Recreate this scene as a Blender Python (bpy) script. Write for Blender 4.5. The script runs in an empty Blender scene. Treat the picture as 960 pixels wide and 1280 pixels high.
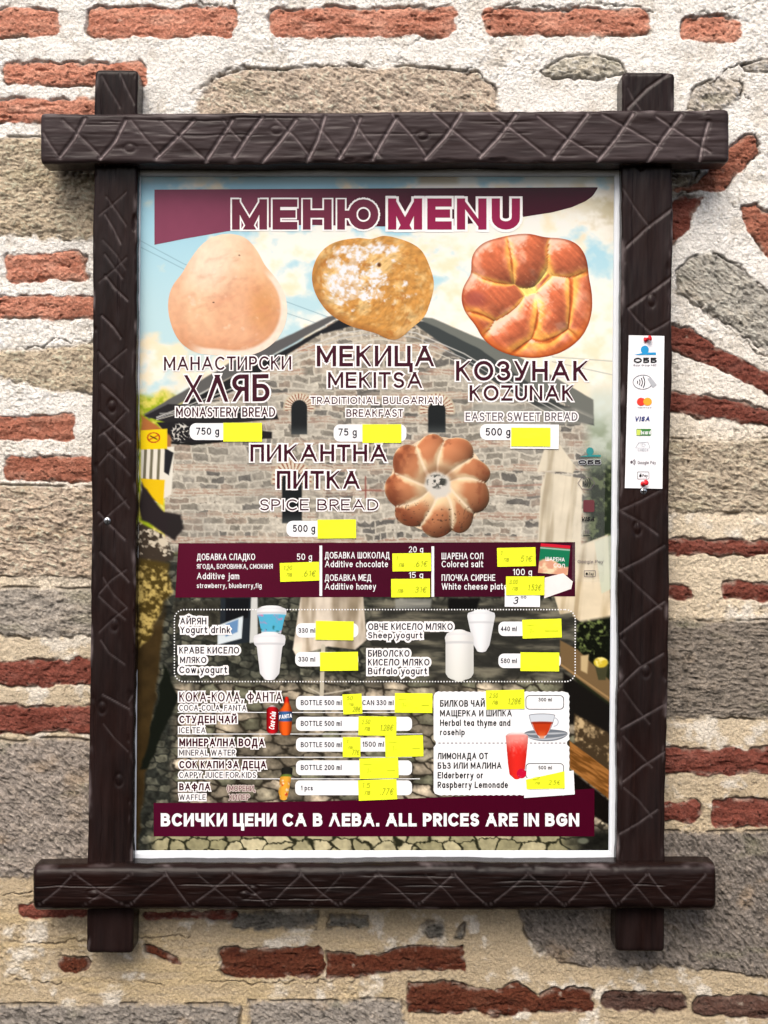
import bpy, math, random
import numpy as np
rad = math.radians
S = bpy.context.scene
COL = S.collection

# ------------------------------------------------------------------ camera, sky, sun, exposure
D = 2.0            # camera to wall, metres
PX = 0.00118        # metres per photo pixel on the wall plane
ZC = 1.5            # camera height
cd = bpy.data.cameras.new('camera'); cam = bpy.data.objects.new('camera', cd); COL.objects.link(cam)
cam.location = (0, -D, ZC); cam.rotation_euler = (rad(90), 0, 0)
cd.sensor_fit = 'VERTICAL'; cd.sensor_height = 36
cd.lens = 18 / ((640 * PX) / D)
cd.clip_start = 0.05; cd.clip_end = 200
S.camera = cam

world = bpy.data.worlds.new('World'); S.world = world; world.use_nodes = True
wn = world.node_tree.nodes; bgn = wn['Background']
sky = wn.new('ShaderNodeTexSky'); sky.sky_type = 'NISHITA'; sky.sun_disc = False
SUN_EL, SUN_AZ = 50, -12      # elevation; azimuth left of straight behind the camera
sky.sun_elevation = rad(SUN_EL); sky.sun_rotation = rad(180 - SUN_AZ)
sky.air_density = 0.7; sky.dust_density = 5.0; sky.ozone_density = 0.6
world.node_tree.links.new(sky.outputs[0], bgn.inputs[0]); bgn.inputs[1].default_value = 0.12

sd = bpy.data.lights.new('sun', 'SUN'); sun = bpy.data.objects.new('sun', sd); COL.objects.link(sun)
sd.energy = 1.5; sd.angle = rad(42); sd.color = (1.0, 0.935, 0.85)
sun.rotation_euler = (rad(90 - SUN_EL), 0, rad(SUN_AZ)); sun.location = (-1, -3, 5)

S.view_settings.view_transform = 'Standard'; S.view_settings.look = 'None'
S.view_settings.gamma = 1.0; S.view_settings.use_curve_mapping = False
S.view_settings.exposure = 0.80

# ------------------------------------------------------------------ helpers
rng = np.random.default_rng(7)
TAB = rng.random((256, 256)).astype(np.float32)

def W(x, y, d):
    """plan position (photo pixels measured at depth d in front of the wall) -> metres"""
    x = np.asarray(x, float); y = np.asarray(y, float); d = np.asarray(d, float) + 0 * x
    k = PX * (D - d) / D
    return np.stack([(x - 480) * k, -d, ZC - (y - 640) * k], -1)

def vn(x, y, seed=0):
    x = x + seed * 37.7; y = y + seed * 91.3
    ix = np.floor(x).astype(np.int32); iy = np.floor(y).astype(np.int32)
    fx = (x - ix); fy = (y - iy)
    fx = fx * fx * (3 - 2 * fx); fy = fy * fy * (3 - 2 * fy)
    a = TAB[ix & 255, iy & 255]; b = TAB[(ix + 1) & 255, iy & 255]
    c = TAB[ix & 255, (iy + 1) & 255]; d = TAB[(ix + 1) & 255, (iy + 1) & 255]
    return (a + (b - a) * fx) * (1 - fy) + (c + (d - c) * fx) * fy

def fbm(x, y, seed=0, octs=4, gain=.5):
    s = 0; amp = 1; tot = 0
    for o in range(octs):
        s = s + amp * (vn(x * 2 ** o, y * 2 ** o, seed + o * 3) - .5); tot += amp * .5; amp *= gain
    return s / tot          # about -1..1

def vor(x, y, seed=0):
    ix = np.floor(x).astype(np.int32); iy = np.floor(y).astype(np.int32)
    f1 = np.full(x.shape, 9.); f2 = f1.copy(); cid = np.zeros(x.shape)
    for a in (-1, 0, 1):
        for b in (-1, 0, 1):
            jx = ix + a; jy = iy + b
            px = jx + .15 + .7 * TAB[(jx + seed * 7) & 255, (jy + seed * 13) & 255]
            py = jy + .15 + .7 * TAB[(jx + 91 + seed) & 255, (jy + 17) & 255]
            r = TAB[(jx + 33) & 255, (jy + 71 + seed) & 255]
            dd = np.hypot(x - px, y - py)
            n = dd < f1
            f2 = np.where(n, f1, np.minimum(f2, dd)); cid = np.where(n, r, cid); f1 = np.where(n, dd, f1)
    return f1, f2, cid

def sstep(a, b, x):
    t = np.clip((x - a) / (b - a), 0, 1); return t * t * (3 - 2 * t)

def sdf(poly, x, y):
    """signed distance to a closed polygon, negative inside"""
    P = np.array(poly, float); n = len(P)
    d2 = np.full(x.shape, 1e18); ins = np.zeros(x.shape, bool)
    for i in range(n):
        ax, ay = P[i]; bx, by = P[(i + 1) % n]
        ex, ey = bx - ax, by - ay
        t = np.clip(((x - ax) * ex + (y - ay) * ey) / (ex * ex + ey * ey + 1e-9), 0, 1)
        d2 = np.minimum(d2, (x - ax - t * ex) ** 2 + (y - ay - t * ey) ** 2)
        if ay != by:
            c = ((ay > y) != (by > y)) & (x < (bx - ax) * (y - ay) / (by - ay) + ax)
            ins ^= c
    return np.where(ins, -1, 1) * np.sqrt(d2)

def pline(pts, x, y):
    d2 = np.full(x.shape, 1e18)
    for (ax, ay), (bx, by) in zip(pts[:-1], pts[1:]):
        ex, ey = bx - ax, by - ay
        t = np.clip(((x - ax) * ex + (y - ay) * ey) / (ex * ex + ey * ey + 1e-9), 0, 1)
        d2 = np.minimum(d2, (x - ax - t * ex) ** 2 + (y - ay - t * ey) ** 2)
    return np.sqrt(d2)

def lin(c):
    c = np.asarray(c, float)
    if c.max() > 1.01: c = c / 255
    return np.where(c <= .04045, c / 12.92, ((c + .055) / 1.055) ** 2.4)

def mix(a, b, m):
    return a + (b - a) * np.asarray(m)[..., None]

def mesh(name, V, F, mats, parent=None, col=None, mi=None, smooth=True, attrs=None):
    """V (n,3), F: list of index tuples or an (m,4) array; col per-vertex linear rgb"""
    me = bpy.data.meshes.new(name)
    V = np.asarray(V, np.float32)
    if isinstance(F, np.ndarray):
        m = len(F); k = F.shape[1]
        me.vertices.add(len(V)); me.vertices.foreach_set('co', V.ravel())
        me.loops.add(m * k); me.loops.foreach_set('vertex_index', F.astype(np.int32).ravel())
        me.polygons.add(m)
        me.polygons.foreach_set('loop_start', np.arange(0, m * k, k, dtype=np.int32))
        me.polygons.foreach_set('loop_total', np.full(m, k, np.int32))
        me.update(calc_edges=True)
    else:
        me.from_pydata(V.tolist(), [], F)
    if smooth: me.polygons.foreach_set('use_smooth', np.ones(len(me.polygons), bool))
    if col is not None:
        a = me.color_attributes.new('Col', 'FLOAT_COLOR', 'POINT')
        c4 = np.ones((len(V), 4), np.float32); c4[:, :3] = col
        a.data.foreach_set('color', c4.ravel())
    for an, av in (attrs or {}).items():
        a = me.attributes.new(an, 'FLOAT', 'POINT'); a.data.foreach_set('value', np.asarray(av, np.float32).ravel())
    for m_ in (mats if isinstance(mats, (list, tuple)) else [mats]): me.materials.append(m_)
    if mi is not None: me.polygons.foreach_set('material_index', np.asarray(mi, np.int32))
    me.validate(); me.update()
    o = bpy.data.objects.new(name, me); COL.objects.link(o)
    if parent is not None: o.parent = parent; o.matrix_parent_inverse = parent.matrix_world.inverted()
    return o

def empty(name, loc, label, cat, group=None):
    o = bpy.data.objects.new(name, None); COL.objects.link(o); o.location = loc; o.empty_display_size = .05
    o['label'] = label; o['category'] = cat
    if group: o['group'] = group
    bpy.context.view_layer.update()
    return o

def tag(o, label, cat, group=None):
    o['label'] = label; o['category'] = cat
    if group: o['group'] = group
    return o

def gridfaces(nu, nv, wrapv=False):
    i = np.arange(nu - 1)[:, None]; j = np.arange(nv if wrapv else nv - 1)[None, :]
    j2 = (j + 1) % nv
    return np.stack([i * nv + j, (i + 1) * nv + j, (i + 1) * nv + j2, i * nv + j2], -1).reshape(-1, 4)

def nodes(m):
    m.use_nodes = True; nt = m.node_tree; return nt, nt.nodes['Principled BSDF'], nt.links

def plain(name, rgb, rough=.5, spec=.4, metal=0, alpha=1):
    m = bpy.data.materials.new(name); nt, b, L = nodes(m)
    n = nt.nodes.new('ShaderNodeTexNoise'); n.inputs['Scale'].default_value = 60; n.inputs['Detail'].default_value = 4
    tc = nt.nodes.new('ShaderNodeTexCoord'); L.new(tc.outputs['Object'], n.inputs['Vector'])
    mx = nt.nodes.new('ShaderNodeMix'); mx.data_type = 'RGBA'
    c = np.array(lin(rgb))
    mx.inputs[6].default_value = (*(c * .93), 1); mx.inputs[7].default_value = (*np.minimum(c * 1.05, .9), 1)
    L.new(n.outputs['Fac'], mx.inputs[0]); L.new(mx.outputs[2], b.inputs['Base Color'])
    b.inputs['Roughness'].default_value = rough; b.inputs['Specular IOR Level'].default_value = spec
    b.inputs['Metallic'].default_value = metal; b.inputs['Alpha'].default_value = alpha
    return m

PRINT_GAIN = .76
def attr_mat(name, rough, spec, bump=None, gain=1.0, var=0, coat=0):
    m = bpy.data.materials.new(name); nt, b, L = nodes(m)
    a = nt.nodes.new('ShaderNodeAttribute'); a.attribute_name = 'Col'
    tc = nt.nodes.new('ShaderNodeTexCoord')
    src = a.outputs['Color']
    if var:
        n = nt.nodes.new('ShaderNodeTexNoise'); n.inputs['Scale'].default_value = 260; n.inputs['Detail'].default_value = 6; n.inputs['Roughness'].default_value = .7
        L.new(tc.outputs['Object'], n.inputs['Vector'])
        mr = nt.nodes.new('ShaderNodeMapRange'); mr.inputs[1].default_value = .25; mr.inputs[2].default_value = .75
        mr.inputs[3].default_value = 1 - var; mr.inputs[4].default_value = 1 + var
        L.new(n.outputs['Fac'], mr.inputs[0])
        vm = nt.nodes.new('ShaderNodeVectorMath'); vm.operation = 'SCALE'
        L.new(src, vm.inputs[0]); L.new(mr.outputs[0], vm.inputs['Scale']); src = vm.outputs[0]
    L.new(src, b.inputs['Base Color'])
    b.inputs['Roughness'].default_value = rough; b.inputs['Specular IOR Level'].default_value = spec
    b.inputs['Coat Weight'].default_value = coat; b.inputs['Coat Roughness'].default_value = .25
    if bump:
        prev = None
        for sc, st, dist in bump:
            n = nt.nodes.new('ShaderNodeTexNoise'); n.inputs['Scale'].default_value = sc; n.inputs['Detail'].default_value = 5
            L.new(tc.outputs['Object'], n.inputs['Vector'])
            bp = nt.nodes.new('ShaderNodeBump'); bp.inputs['Strength'].default_value = st; bp.inputs['Distance'].default_value = dist
            L.new(n.outputs['Fac'], bp.inputs['Height'])
            if prev: L.new(prev, bp.inputs['Normal'])
            prev = bp.outputs[0]
        L.new(prev, b.inputs['Normal'])
    return m

M_wall = attr_mat('masonry', .92, .15, bump=[(240, .9, .004), (800, 1.0, .0018)], var=.34)
M_print = attr_mat('printed_film', .2, .14)
M_white = plain('white_print', (226, 228, 230), .2, .14)
M_halo = plain('white_outline', (232, 230, 230), .2, .14)
M_ink = plain('maroon_ink', (56, 12, 30), .2, .14)
M_ink2 = plain('dark_ink', (26, 22, 38), .2, .14)
M_black = plain('black_ink', (24, 24, 26), .2, .14)
M_grey = plain('grey_ink', (92, 84, 92), .2, .14)
M_title = plain('title_ink', (132, 20, 66), .2, .14)
M_title2 = plain('title_ink_dark', (98, 34, 56), .2, .14)
M_band = plain('maroon_band', (80, 12, 36), .2, .14)
M_yellow = plain('yellow_sticker', (226, 238, 36), .6, .25)
M_pencil = plain('pencil_mark', (150, 152, 26), .6, .2)
M_pencil2 = plain('faint_pencil_mark', (190, 200, 30), .6, .2)
M_plastic = plain('white_plastic', (214, 220, 226), .35, .5)
M_paper = plain('white_paper', (228, 230, 234), .6, .25)

# ================================================================== STONE WALL
def build_wall():
    st = 1.1
    xs = np.arange(-190, 1150, st); ys = np.arange(-150, 1430, st)
    X, Y = np.meshgrid(xs, ys, indexing='ij')
    nx, ny = X.shape
    w1 = fbm(X / 38, Y / 38, 1, 4); w2 = fbm(X / 38, Y / 38, 5, 4)
    wf1 = fbm(X / 9, Y / 9, 61, 3); wf2 = fbm(X / 9, Y / 9, 66, 3)
    XW = X + 5.5 * w1 + 2.4 * wf1; YW = Y + 4.5 * w2 + 2.2 * wf2
    big = fbm(X / 120, Y / 120, 9, 3); mid = fbm(X / 30, Y / 30, 12, 4); fine = fbm(X / 8, Y / 8, 15, 3); grit = fbm(X / 3.2, Y / 3.2, 19, 2)
    trowel = fbm(X / 70, Y / 9, 22, 4)
    g2 = fbm(X / 2.7, Y / 2.7, 24, 2); mp = fbm(X / 5.5, Y / 4.6, 27, 3); rough = sstep(-.3, .5, fbm(X / 75, Y / 60, 29, 3))
    H = 2.2 * big + 2.0 * mid + (.7 + .8 * rough) * fine + (.4 + .7 * rough) * grit + .8 * trowel + (.35 + .7 * rough) * g2 - 2.2 * sstep(.36, .7, mp) * rough
    # lime mortar: whitewashed above, bare beige sand mortar lower down
    wht = np.array([.81, .79, .74]); crm = np.array([.66, .57, .43]); bei = np.array([.42, .335, .215])
    t = sstep(330, 620, Y + 90 * big + 25 * mid); t = np.where(X < 300, sstep(500, 800, Y + 90 * big + 25 * mid), t)
    C = mix(np.broadcast_to(wht, X.shape + (3,)), crm, t)
    C = mix(C, bei, sstep(560, 1120, Y + 120 * big + 50 * mid) * .9)
    C = mix(C, np.array([.70, .66, .58]), .75 * sstep(.12, .5, mid + .35 * fine) * sstep(500, 700, Y))    # lime crumbs on the beige mortar
    C = mix(C, np.array([.55, .50, .42]), .5 * sstep(.15, .55, -mid - .3 * fine) * (1 - sstep(400, 700, Y)))
    C = mix(C, np.array([.36, .31, .23]), .55 * sstep(.35, .8, grit + .5 * fine))                          # sand grains
    C = C * (1 + .16 * g2 * (.4 + rough))[..., None]; C = mix(C, C * .55, sstep(.4, .75, mp) * rough * .8)
    # ochre trowel streaks at the foot
    C = mix(C, np.array([.50, .39, .22]), .7 * sstep(1110, 1150, Y) * sstep(-.2, .4, trowel) * sstep(620, 300, X))
    LAB = np.zeros(X.shape, np.int8); PID = np.zeros(X.shape, np.int16); kinds = {0: 'mortar'}
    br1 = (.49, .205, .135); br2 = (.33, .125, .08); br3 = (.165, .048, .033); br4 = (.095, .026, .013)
    def R(x0, x1, y0, y1): return [(x0, y0), (x1, y0), (x1, y1), (x0, y1)]
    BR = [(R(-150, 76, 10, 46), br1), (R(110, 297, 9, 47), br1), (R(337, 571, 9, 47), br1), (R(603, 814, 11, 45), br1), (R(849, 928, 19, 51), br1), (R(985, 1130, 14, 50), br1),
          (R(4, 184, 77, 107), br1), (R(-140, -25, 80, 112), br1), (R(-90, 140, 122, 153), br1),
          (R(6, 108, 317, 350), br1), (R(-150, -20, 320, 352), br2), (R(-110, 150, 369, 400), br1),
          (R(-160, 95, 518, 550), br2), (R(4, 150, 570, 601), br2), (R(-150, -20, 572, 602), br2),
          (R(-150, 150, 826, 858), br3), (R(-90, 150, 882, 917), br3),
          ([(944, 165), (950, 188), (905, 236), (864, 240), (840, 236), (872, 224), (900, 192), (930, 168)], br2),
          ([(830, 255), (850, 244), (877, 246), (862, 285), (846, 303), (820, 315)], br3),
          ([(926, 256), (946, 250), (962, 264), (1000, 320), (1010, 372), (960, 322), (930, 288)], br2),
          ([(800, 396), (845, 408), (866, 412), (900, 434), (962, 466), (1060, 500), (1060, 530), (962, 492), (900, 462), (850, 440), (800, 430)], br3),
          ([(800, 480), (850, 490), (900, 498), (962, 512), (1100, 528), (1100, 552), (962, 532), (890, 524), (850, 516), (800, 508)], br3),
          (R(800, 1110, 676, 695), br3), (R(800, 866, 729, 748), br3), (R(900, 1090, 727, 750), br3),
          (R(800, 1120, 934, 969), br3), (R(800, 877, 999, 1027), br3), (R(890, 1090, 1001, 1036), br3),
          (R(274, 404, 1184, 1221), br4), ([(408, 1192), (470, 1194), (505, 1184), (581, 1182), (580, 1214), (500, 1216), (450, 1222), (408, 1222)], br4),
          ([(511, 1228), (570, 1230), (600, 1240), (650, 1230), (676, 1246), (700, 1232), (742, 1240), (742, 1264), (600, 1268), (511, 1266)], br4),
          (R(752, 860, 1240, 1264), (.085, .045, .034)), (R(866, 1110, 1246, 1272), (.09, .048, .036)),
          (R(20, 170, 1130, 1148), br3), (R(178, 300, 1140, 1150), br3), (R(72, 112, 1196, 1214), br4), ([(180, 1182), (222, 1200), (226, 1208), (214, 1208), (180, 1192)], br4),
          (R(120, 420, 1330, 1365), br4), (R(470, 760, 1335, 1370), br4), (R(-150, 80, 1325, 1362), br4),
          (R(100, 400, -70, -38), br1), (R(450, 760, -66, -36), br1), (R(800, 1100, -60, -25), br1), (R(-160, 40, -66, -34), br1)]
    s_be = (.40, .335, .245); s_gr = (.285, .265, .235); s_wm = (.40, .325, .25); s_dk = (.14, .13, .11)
    # polygon, colour, chisel direction (deg), chisel strength, roughness
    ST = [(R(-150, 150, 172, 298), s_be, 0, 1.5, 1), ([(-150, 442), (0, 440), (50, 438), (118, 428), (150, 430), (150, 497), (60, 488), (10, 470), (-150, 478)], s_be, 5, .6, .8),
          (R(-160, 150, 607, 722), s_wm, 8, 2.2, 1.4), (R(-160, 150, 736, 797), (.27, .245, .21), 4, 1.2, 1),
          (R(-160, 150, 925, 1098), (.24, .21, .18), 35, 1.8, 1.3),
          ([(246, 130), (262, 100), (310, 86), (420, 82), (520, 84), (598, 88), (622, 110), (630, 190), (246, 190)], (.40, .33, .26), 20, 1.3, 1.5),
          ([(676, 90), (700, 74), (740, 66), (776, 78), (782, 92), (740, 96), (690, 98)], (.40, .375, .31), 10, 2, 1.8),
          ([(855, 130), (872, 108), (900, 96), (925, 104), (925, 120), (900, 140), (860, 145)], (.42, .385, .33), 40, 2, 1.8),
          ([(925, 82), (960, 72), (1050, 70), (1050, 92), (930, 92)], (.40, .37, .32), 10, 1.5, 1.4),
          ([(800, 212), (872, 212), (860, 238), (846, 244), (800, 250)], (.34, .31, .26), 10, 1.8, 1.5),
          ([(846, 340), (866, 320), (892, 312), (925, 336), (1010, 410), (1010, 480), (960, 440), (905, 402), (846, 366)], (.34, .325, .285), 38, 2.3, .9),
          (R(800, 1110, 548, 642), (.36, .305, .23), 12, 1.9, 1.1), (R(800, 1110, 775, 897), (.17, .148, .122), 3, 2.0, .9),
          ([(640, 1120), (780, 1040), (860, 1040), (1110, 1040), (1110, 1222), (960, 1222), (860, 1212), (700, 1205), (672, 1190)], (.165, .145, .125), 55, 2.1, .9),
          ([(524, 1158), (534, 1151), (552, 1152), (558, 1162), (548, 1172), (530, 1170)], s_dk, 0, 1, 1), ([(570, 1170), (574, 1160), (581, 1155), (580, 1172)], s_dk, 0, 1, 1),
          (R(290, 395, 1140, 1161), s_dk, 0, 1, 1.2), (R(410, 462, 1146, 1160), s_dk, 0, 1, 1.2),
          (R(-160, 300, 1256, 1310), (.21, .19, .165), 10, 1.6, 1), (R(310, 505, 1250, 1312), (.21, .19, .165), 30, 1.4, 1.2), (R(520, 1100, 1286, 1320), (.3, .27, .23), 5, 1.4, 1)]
    rs = np.random.default_rng(3)
    def put(kind, poly, col, ang=0, chis=1., rgh=1.):
        nonlocal H, C, LAB, PID
        P = np.array(poly, float); pad = 26
        i0, i1 = np.searchsorted(xs, [P[:, 0].min() - pad, P[:, 0].max() + pad]); j0, j1 = np.searchsorted(ys, [P[:, 1].min() - pad, P[:, 1].max() + pad])
        if i1 - i0 < 3 or j1 - j0 < 3: return
        sl = (slice(i0, i1), slice(j0, j1)); x, y = X[sl], Y[sl]
        ang_ = kind == 1 and len(poly) == 4 and poly[0][1] == poly[1][1] and poly[1][0] == poly[2][0]
        if ang_:
            rr = rs.uniform(6, 13); hw_, hh_ = (P[1, 0] - P[0, 0]) / 2, (P[2, 1] - P[1, 1]) / 2; rr = min(rr, hh_ * .95)
            tl_ = rs.normal() * .012; sk_ = rs.normal() * .10
            ux = XW[sl] - P[:, 0].mean(); uy = YW[sl] - P[:, 1].mean() - tl_ * ux; ux = ux - sk_ * uy
            qx = np.abs(ux) - hw_ + rr; qy = np.abs(uy) - hh_ + rr
            d = np.hypot(np.maximum(qx, 0), np.maximum(qy, 0)) + np.minimum(np.maximum(qx, qy), 0) - rr
        else: d = sdf(poly, XW[sl], YW[sl])
        if kind == 1: d = d + 1.6 * wf1[sl] + 3.2 * fbm(x / 19, y / 12, int(P[0, 0]) % 97 + 100, 4)
        else: d = d + 2.5 * wf2[sl]
        ins = sstep(1.0, -1.0, d)
        sd_ = int(rs.integers(1, 200))
        if kind == 1:
            lay = fbm(x / 34, y / 6, sd_, 4); pit = fbm(x / 5, y / 4, sd_ + 7, 3)
            gouge = sstep(.30, .62, fbm(x / 26, y / 8, sd_ + 40, 4))
            h = rs.uniform(-1.5, 2.0) + 1.5 * lay + 1.5 * fine[sl] + 1.2 * grit[sl] + .9 * g2[sl] - 3.2 * sstep(.42, .75, pit) - 3.5 * gouge
            h = h - 2.5 * np.exp(np.minimum(d, 0) / 3.5)
            k = rs.uniform(.88, 1.12)
            c = np.broadcast_to(np.array(col) * k, x.shape + (3,))
            c = mix(c, np.array(col) * np.array([1.35, 1.55, 1.6]), sstep(.05, .6, lay + .4 * pit) * .65)
            c = mix(c, np.array(col) * .42, sstep(.15, .7, -lay - .3 * fine[sl]) * .7)
            c = mix(c, np.array([.55, .47, .38]), sstep(.5, .85, fbm(x / 13, y / 9, sd_ + 90, 4)) * .55)     # mortar smears
            bv = fbm(x / 30, y / 16, sd_ + 140, 4); c = mix(c, np.array(col) * np.array([1.25, 1.7, 1.9]), sstep(.1, .6, bv) * .55); c = mix(c, np.array(col) * np.array([.62, .5, .45]), sstep(.15, .6, -bv) * .6)
            c = mix(c, np.array(col) * .22, sstep(.36, .66, pit) * .7)
            c = mix(c, np.array(col) * np.array([1.5, 1.9, 2.1]), sstep(.1, .8, g2[sl]) * .45); c = c * (1 + .18 * grit[sl])[..., None]
            c = mix(c, np.array([.50, .42, .34]), sstep(-6, 0, d) * sstep(-.1, .5, fbm(x / 11, y / 9, sd_ + 120, 3)) * .5)
        else:
            a = rad(ang); u = x * math.cos(a) + y * math.sin(a); v = -x * math.sin(a) + y * math.cos(a)
            wv = 3 * fbm(x / 16, y / 16, sd_ + 3, 2)
            ch = fbm((u + wv) / 13, (v + wv) / 3.6, sd_, 3); ro = fbm(x / 17, y / 14, sd_ + 9, 4)
            rg = 1 - 2.2 * np.abs(fbm((u + wv) / 15, (v + wv) / 4.4, sd_ + 60, 3)); sg = fbm((u + wv) / 6, (v + wv) / 2.2, sd_ + 70, 2)
            h = 1.5 + chis * (.7 * ch + .75 * rg + .6 * sg) + rgh * 2.4 * ro + 1.1 * rgh * fine[sl] + 1.1 * grit[sl] + 1.1 * g2[sl]
            h = h - 2.5 * np.exp(np.minimum(d, 0) / 5)
            c = np.broadcast_to(np.array(col) * rs.uniform(1.12, 1.26), x.shape + (3,))
            c = mix(c, np.array(col) * np.array([1.5, 1.45, 1.38]), sstep(.0, .7, ch * .8 + ro * .5) * .75)
            c = mix(c, np.array(col) * .50, sstep(.0, .7, -ch * .8 - ro * .5) * .75)
            c = mix(c, np.array([.40, .28, .16]), sstep(.25, .7, fbm(x / 45, y / 30, sd_ + 23, 3)) * .35)
            c = mix(c, np.array([.27, .27, .15]), sstep(.3, .7, fbm(x / 60, y / 20, sd_ + 33, 3)) * .25)
            tone = .6 * g2[sl] + .6 * grit[sl] + .7 * sg + .4 * rg - .1
            c = mix(c, np.array(col) * .28, sstep(.1, .8, -tone) * .8); c = mix(c, np.minimum(np.array(col) * 1.9, .62), sstep(.25, 1.0, tone) * .75)
        cins = ins if kind == 1 else sstep(4.0, -4.0, d + 2.2 * grit[sl] + 2 * fine[sl])
        H[sl] = H[sl] * (1 - ins) + h * ins
        # open joint along parts of the edge, deepest under the mortar lip at the top
        g = fbm(x / 28, y / 28, sd_ + 51, 3); th = .05 if kind == 1 else -.02
        Pm = P[:, 1].mean()
        up = np.where(y < Pm, .22, 0)
        cr = np.exp(-((d - .3) / 1.35) ** 2) * sstep(th - up, th + .32 - up, g)
        H[sl] = H[sl] - 5.5 * cr
        C[sl] = mix(C[sl], c, cins)
        C[sl] = mix(C[sl], np.array([.10, .08, .065]), cr * .5)
        LAB[sl] = np.where(ins > .5, kind, LAB[sl]); n_ = len(kinds); kinds[n_] = {1: 'brick', 2: 'stone'}[kind]; PID[sl] = np.where(ins > .5, n_, PID[sl])
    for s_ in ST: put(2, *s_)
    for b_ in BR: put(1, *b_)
    # open cracks in the mortar
    for pts, wd in [([(-60, 440), (0, 432), (30, 437), (55, 434), (66, 424), (85, 428), (112, 428), (122, 418)], 1.5), ([(236, 118), (262, 100), (286, 88), (305, 84)], 3.4),
                    ([(305, 86), (345, 86), (370, 80), (388, 84), (440, 80), (500, 76), (530, 86), (590, 84)], 1.3), ([(180, 12), (240, 4), (290, 10), (297, 2)], 1.6),
                    ([(604, 18), (640, 6), (725, 8), (780, 6), (815, 14)], 2.0), ([(724, 8), (726, -6)], 2.2), ([(848, 30), (880, 14), (925, 20)], 1.6),
                    ([(925, 82), (945, 76), (1010, 74)], 2.8), ([(855, 140), (868, 112), (898, 96), (922, 80)], 1.4), ([(946, 168), (950, 188)], 1.8), ([(924, 100), (924, 126), (940, 150)], 1.0),
                    ([(900, 230), (930, 212), (950, 180), (960, 175)], 1.0), ([(843, 366), (900, 402), (960, 448), (1000, 476)], 1.3), ([(890, 312), (925, 334), (962, 372)], 1.3),
                    ([(930, 120), (945, 140), (975, 150)], .9), ([(640, 84), (660, 92), (690, 90)], 1.1), ([(560, 84), (600, 92), (622, 110)], 1.4), ([(905, 12), (930, 6), (960, -6)], 1.0),
                    ([(0, 1120), (150, 1112), (320, 1124)], 1.0), ([(0, 1180), (120, 1176), (240, 1170)], 1.2), ([(20, 1226), (200, 1228), (420, 1226)], 1.0)]:
        d = pline(pts, X + 5 * w1 + 5 * wf1 + 1.2 * g2, Y + 5 * w2 + 5 * wf2 + 1.2 * grit)
        k = np.exp(-(d / (wd * .62)) ** 2) * sstep(-.45, .2, fbm(X / 22, Y / 22, 83, 4)); H -= 5 * k; C = mix(C, np.array([.12, .09, .07]), k * .7)
    hair = np.abs(fbm(X / 46, Y / 40, 77, 5)); hk = np.exp(-(hair / .012) ** 2) * sstep(.0, .4, fbm(X / 90, Y / 90, 80, 2)) * (LAB == 0)
    H -= 1.6 * hk; C = mix(C, np.array([.2, .16, .13]), hk * .45)
    V = np.stack([(X - 480) * PX, -H * .001, ZC - (Y - 640) * PX], -1).reshape(-1, 3)
    Cf = np.clip(C, .01, .82).reshape(-1, 3)
    F = gridfaces(nx, ny)
    lab = PID[:-1, :-1].reshape(-1)
    cx = (X[:-1, :-1].reshape(-1)); cy = Y[:-1, :-1].reshape(-1)
    keep = ~((cx > 190) & (cx < 750) & (cy > 235) & (cy < 1045))
    root = empty('stone_wall', (0, 0, ZC - .9), 'old masonry wall of red bricks and rough stones bedded in pale lime mortar', 'wall')
    root['kind'] = 'thing'
    for k, nm in kinds.items():
        f = F[keep & (lab == k)]
        if len(f) < 60: continue
        u, inv = np.unique(f, return_inverse=True)
        mesh(nm, V[u], inv.reshape(-1, 4), M_wall, root, col=Cf[u])
    # the body of the wall behind its rough face
    x0, x1, z0, z1 = (xs[0] - 480) * PX, (xs[-1] - 480) * PX, ZC - (ys[-1] - 640) * PX, ZC - (ys[0] - 640) * PX
    v = [(x, y, z) for x in (x0, x1) for y in (.012, .45) for z in (z0, z1)]
    f = [(0, 1, 3, 2), (4, 6, 7, 5), (0, 4, 5, 1), (2, 3, 7, 6), (0, 2, 6, 4), (1, 5, 7, 3)]
    mesh('wall_core', v, f, M_wall, root, col=np.full((8, 3), .4), smooth=False)
build_wall()

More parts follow.
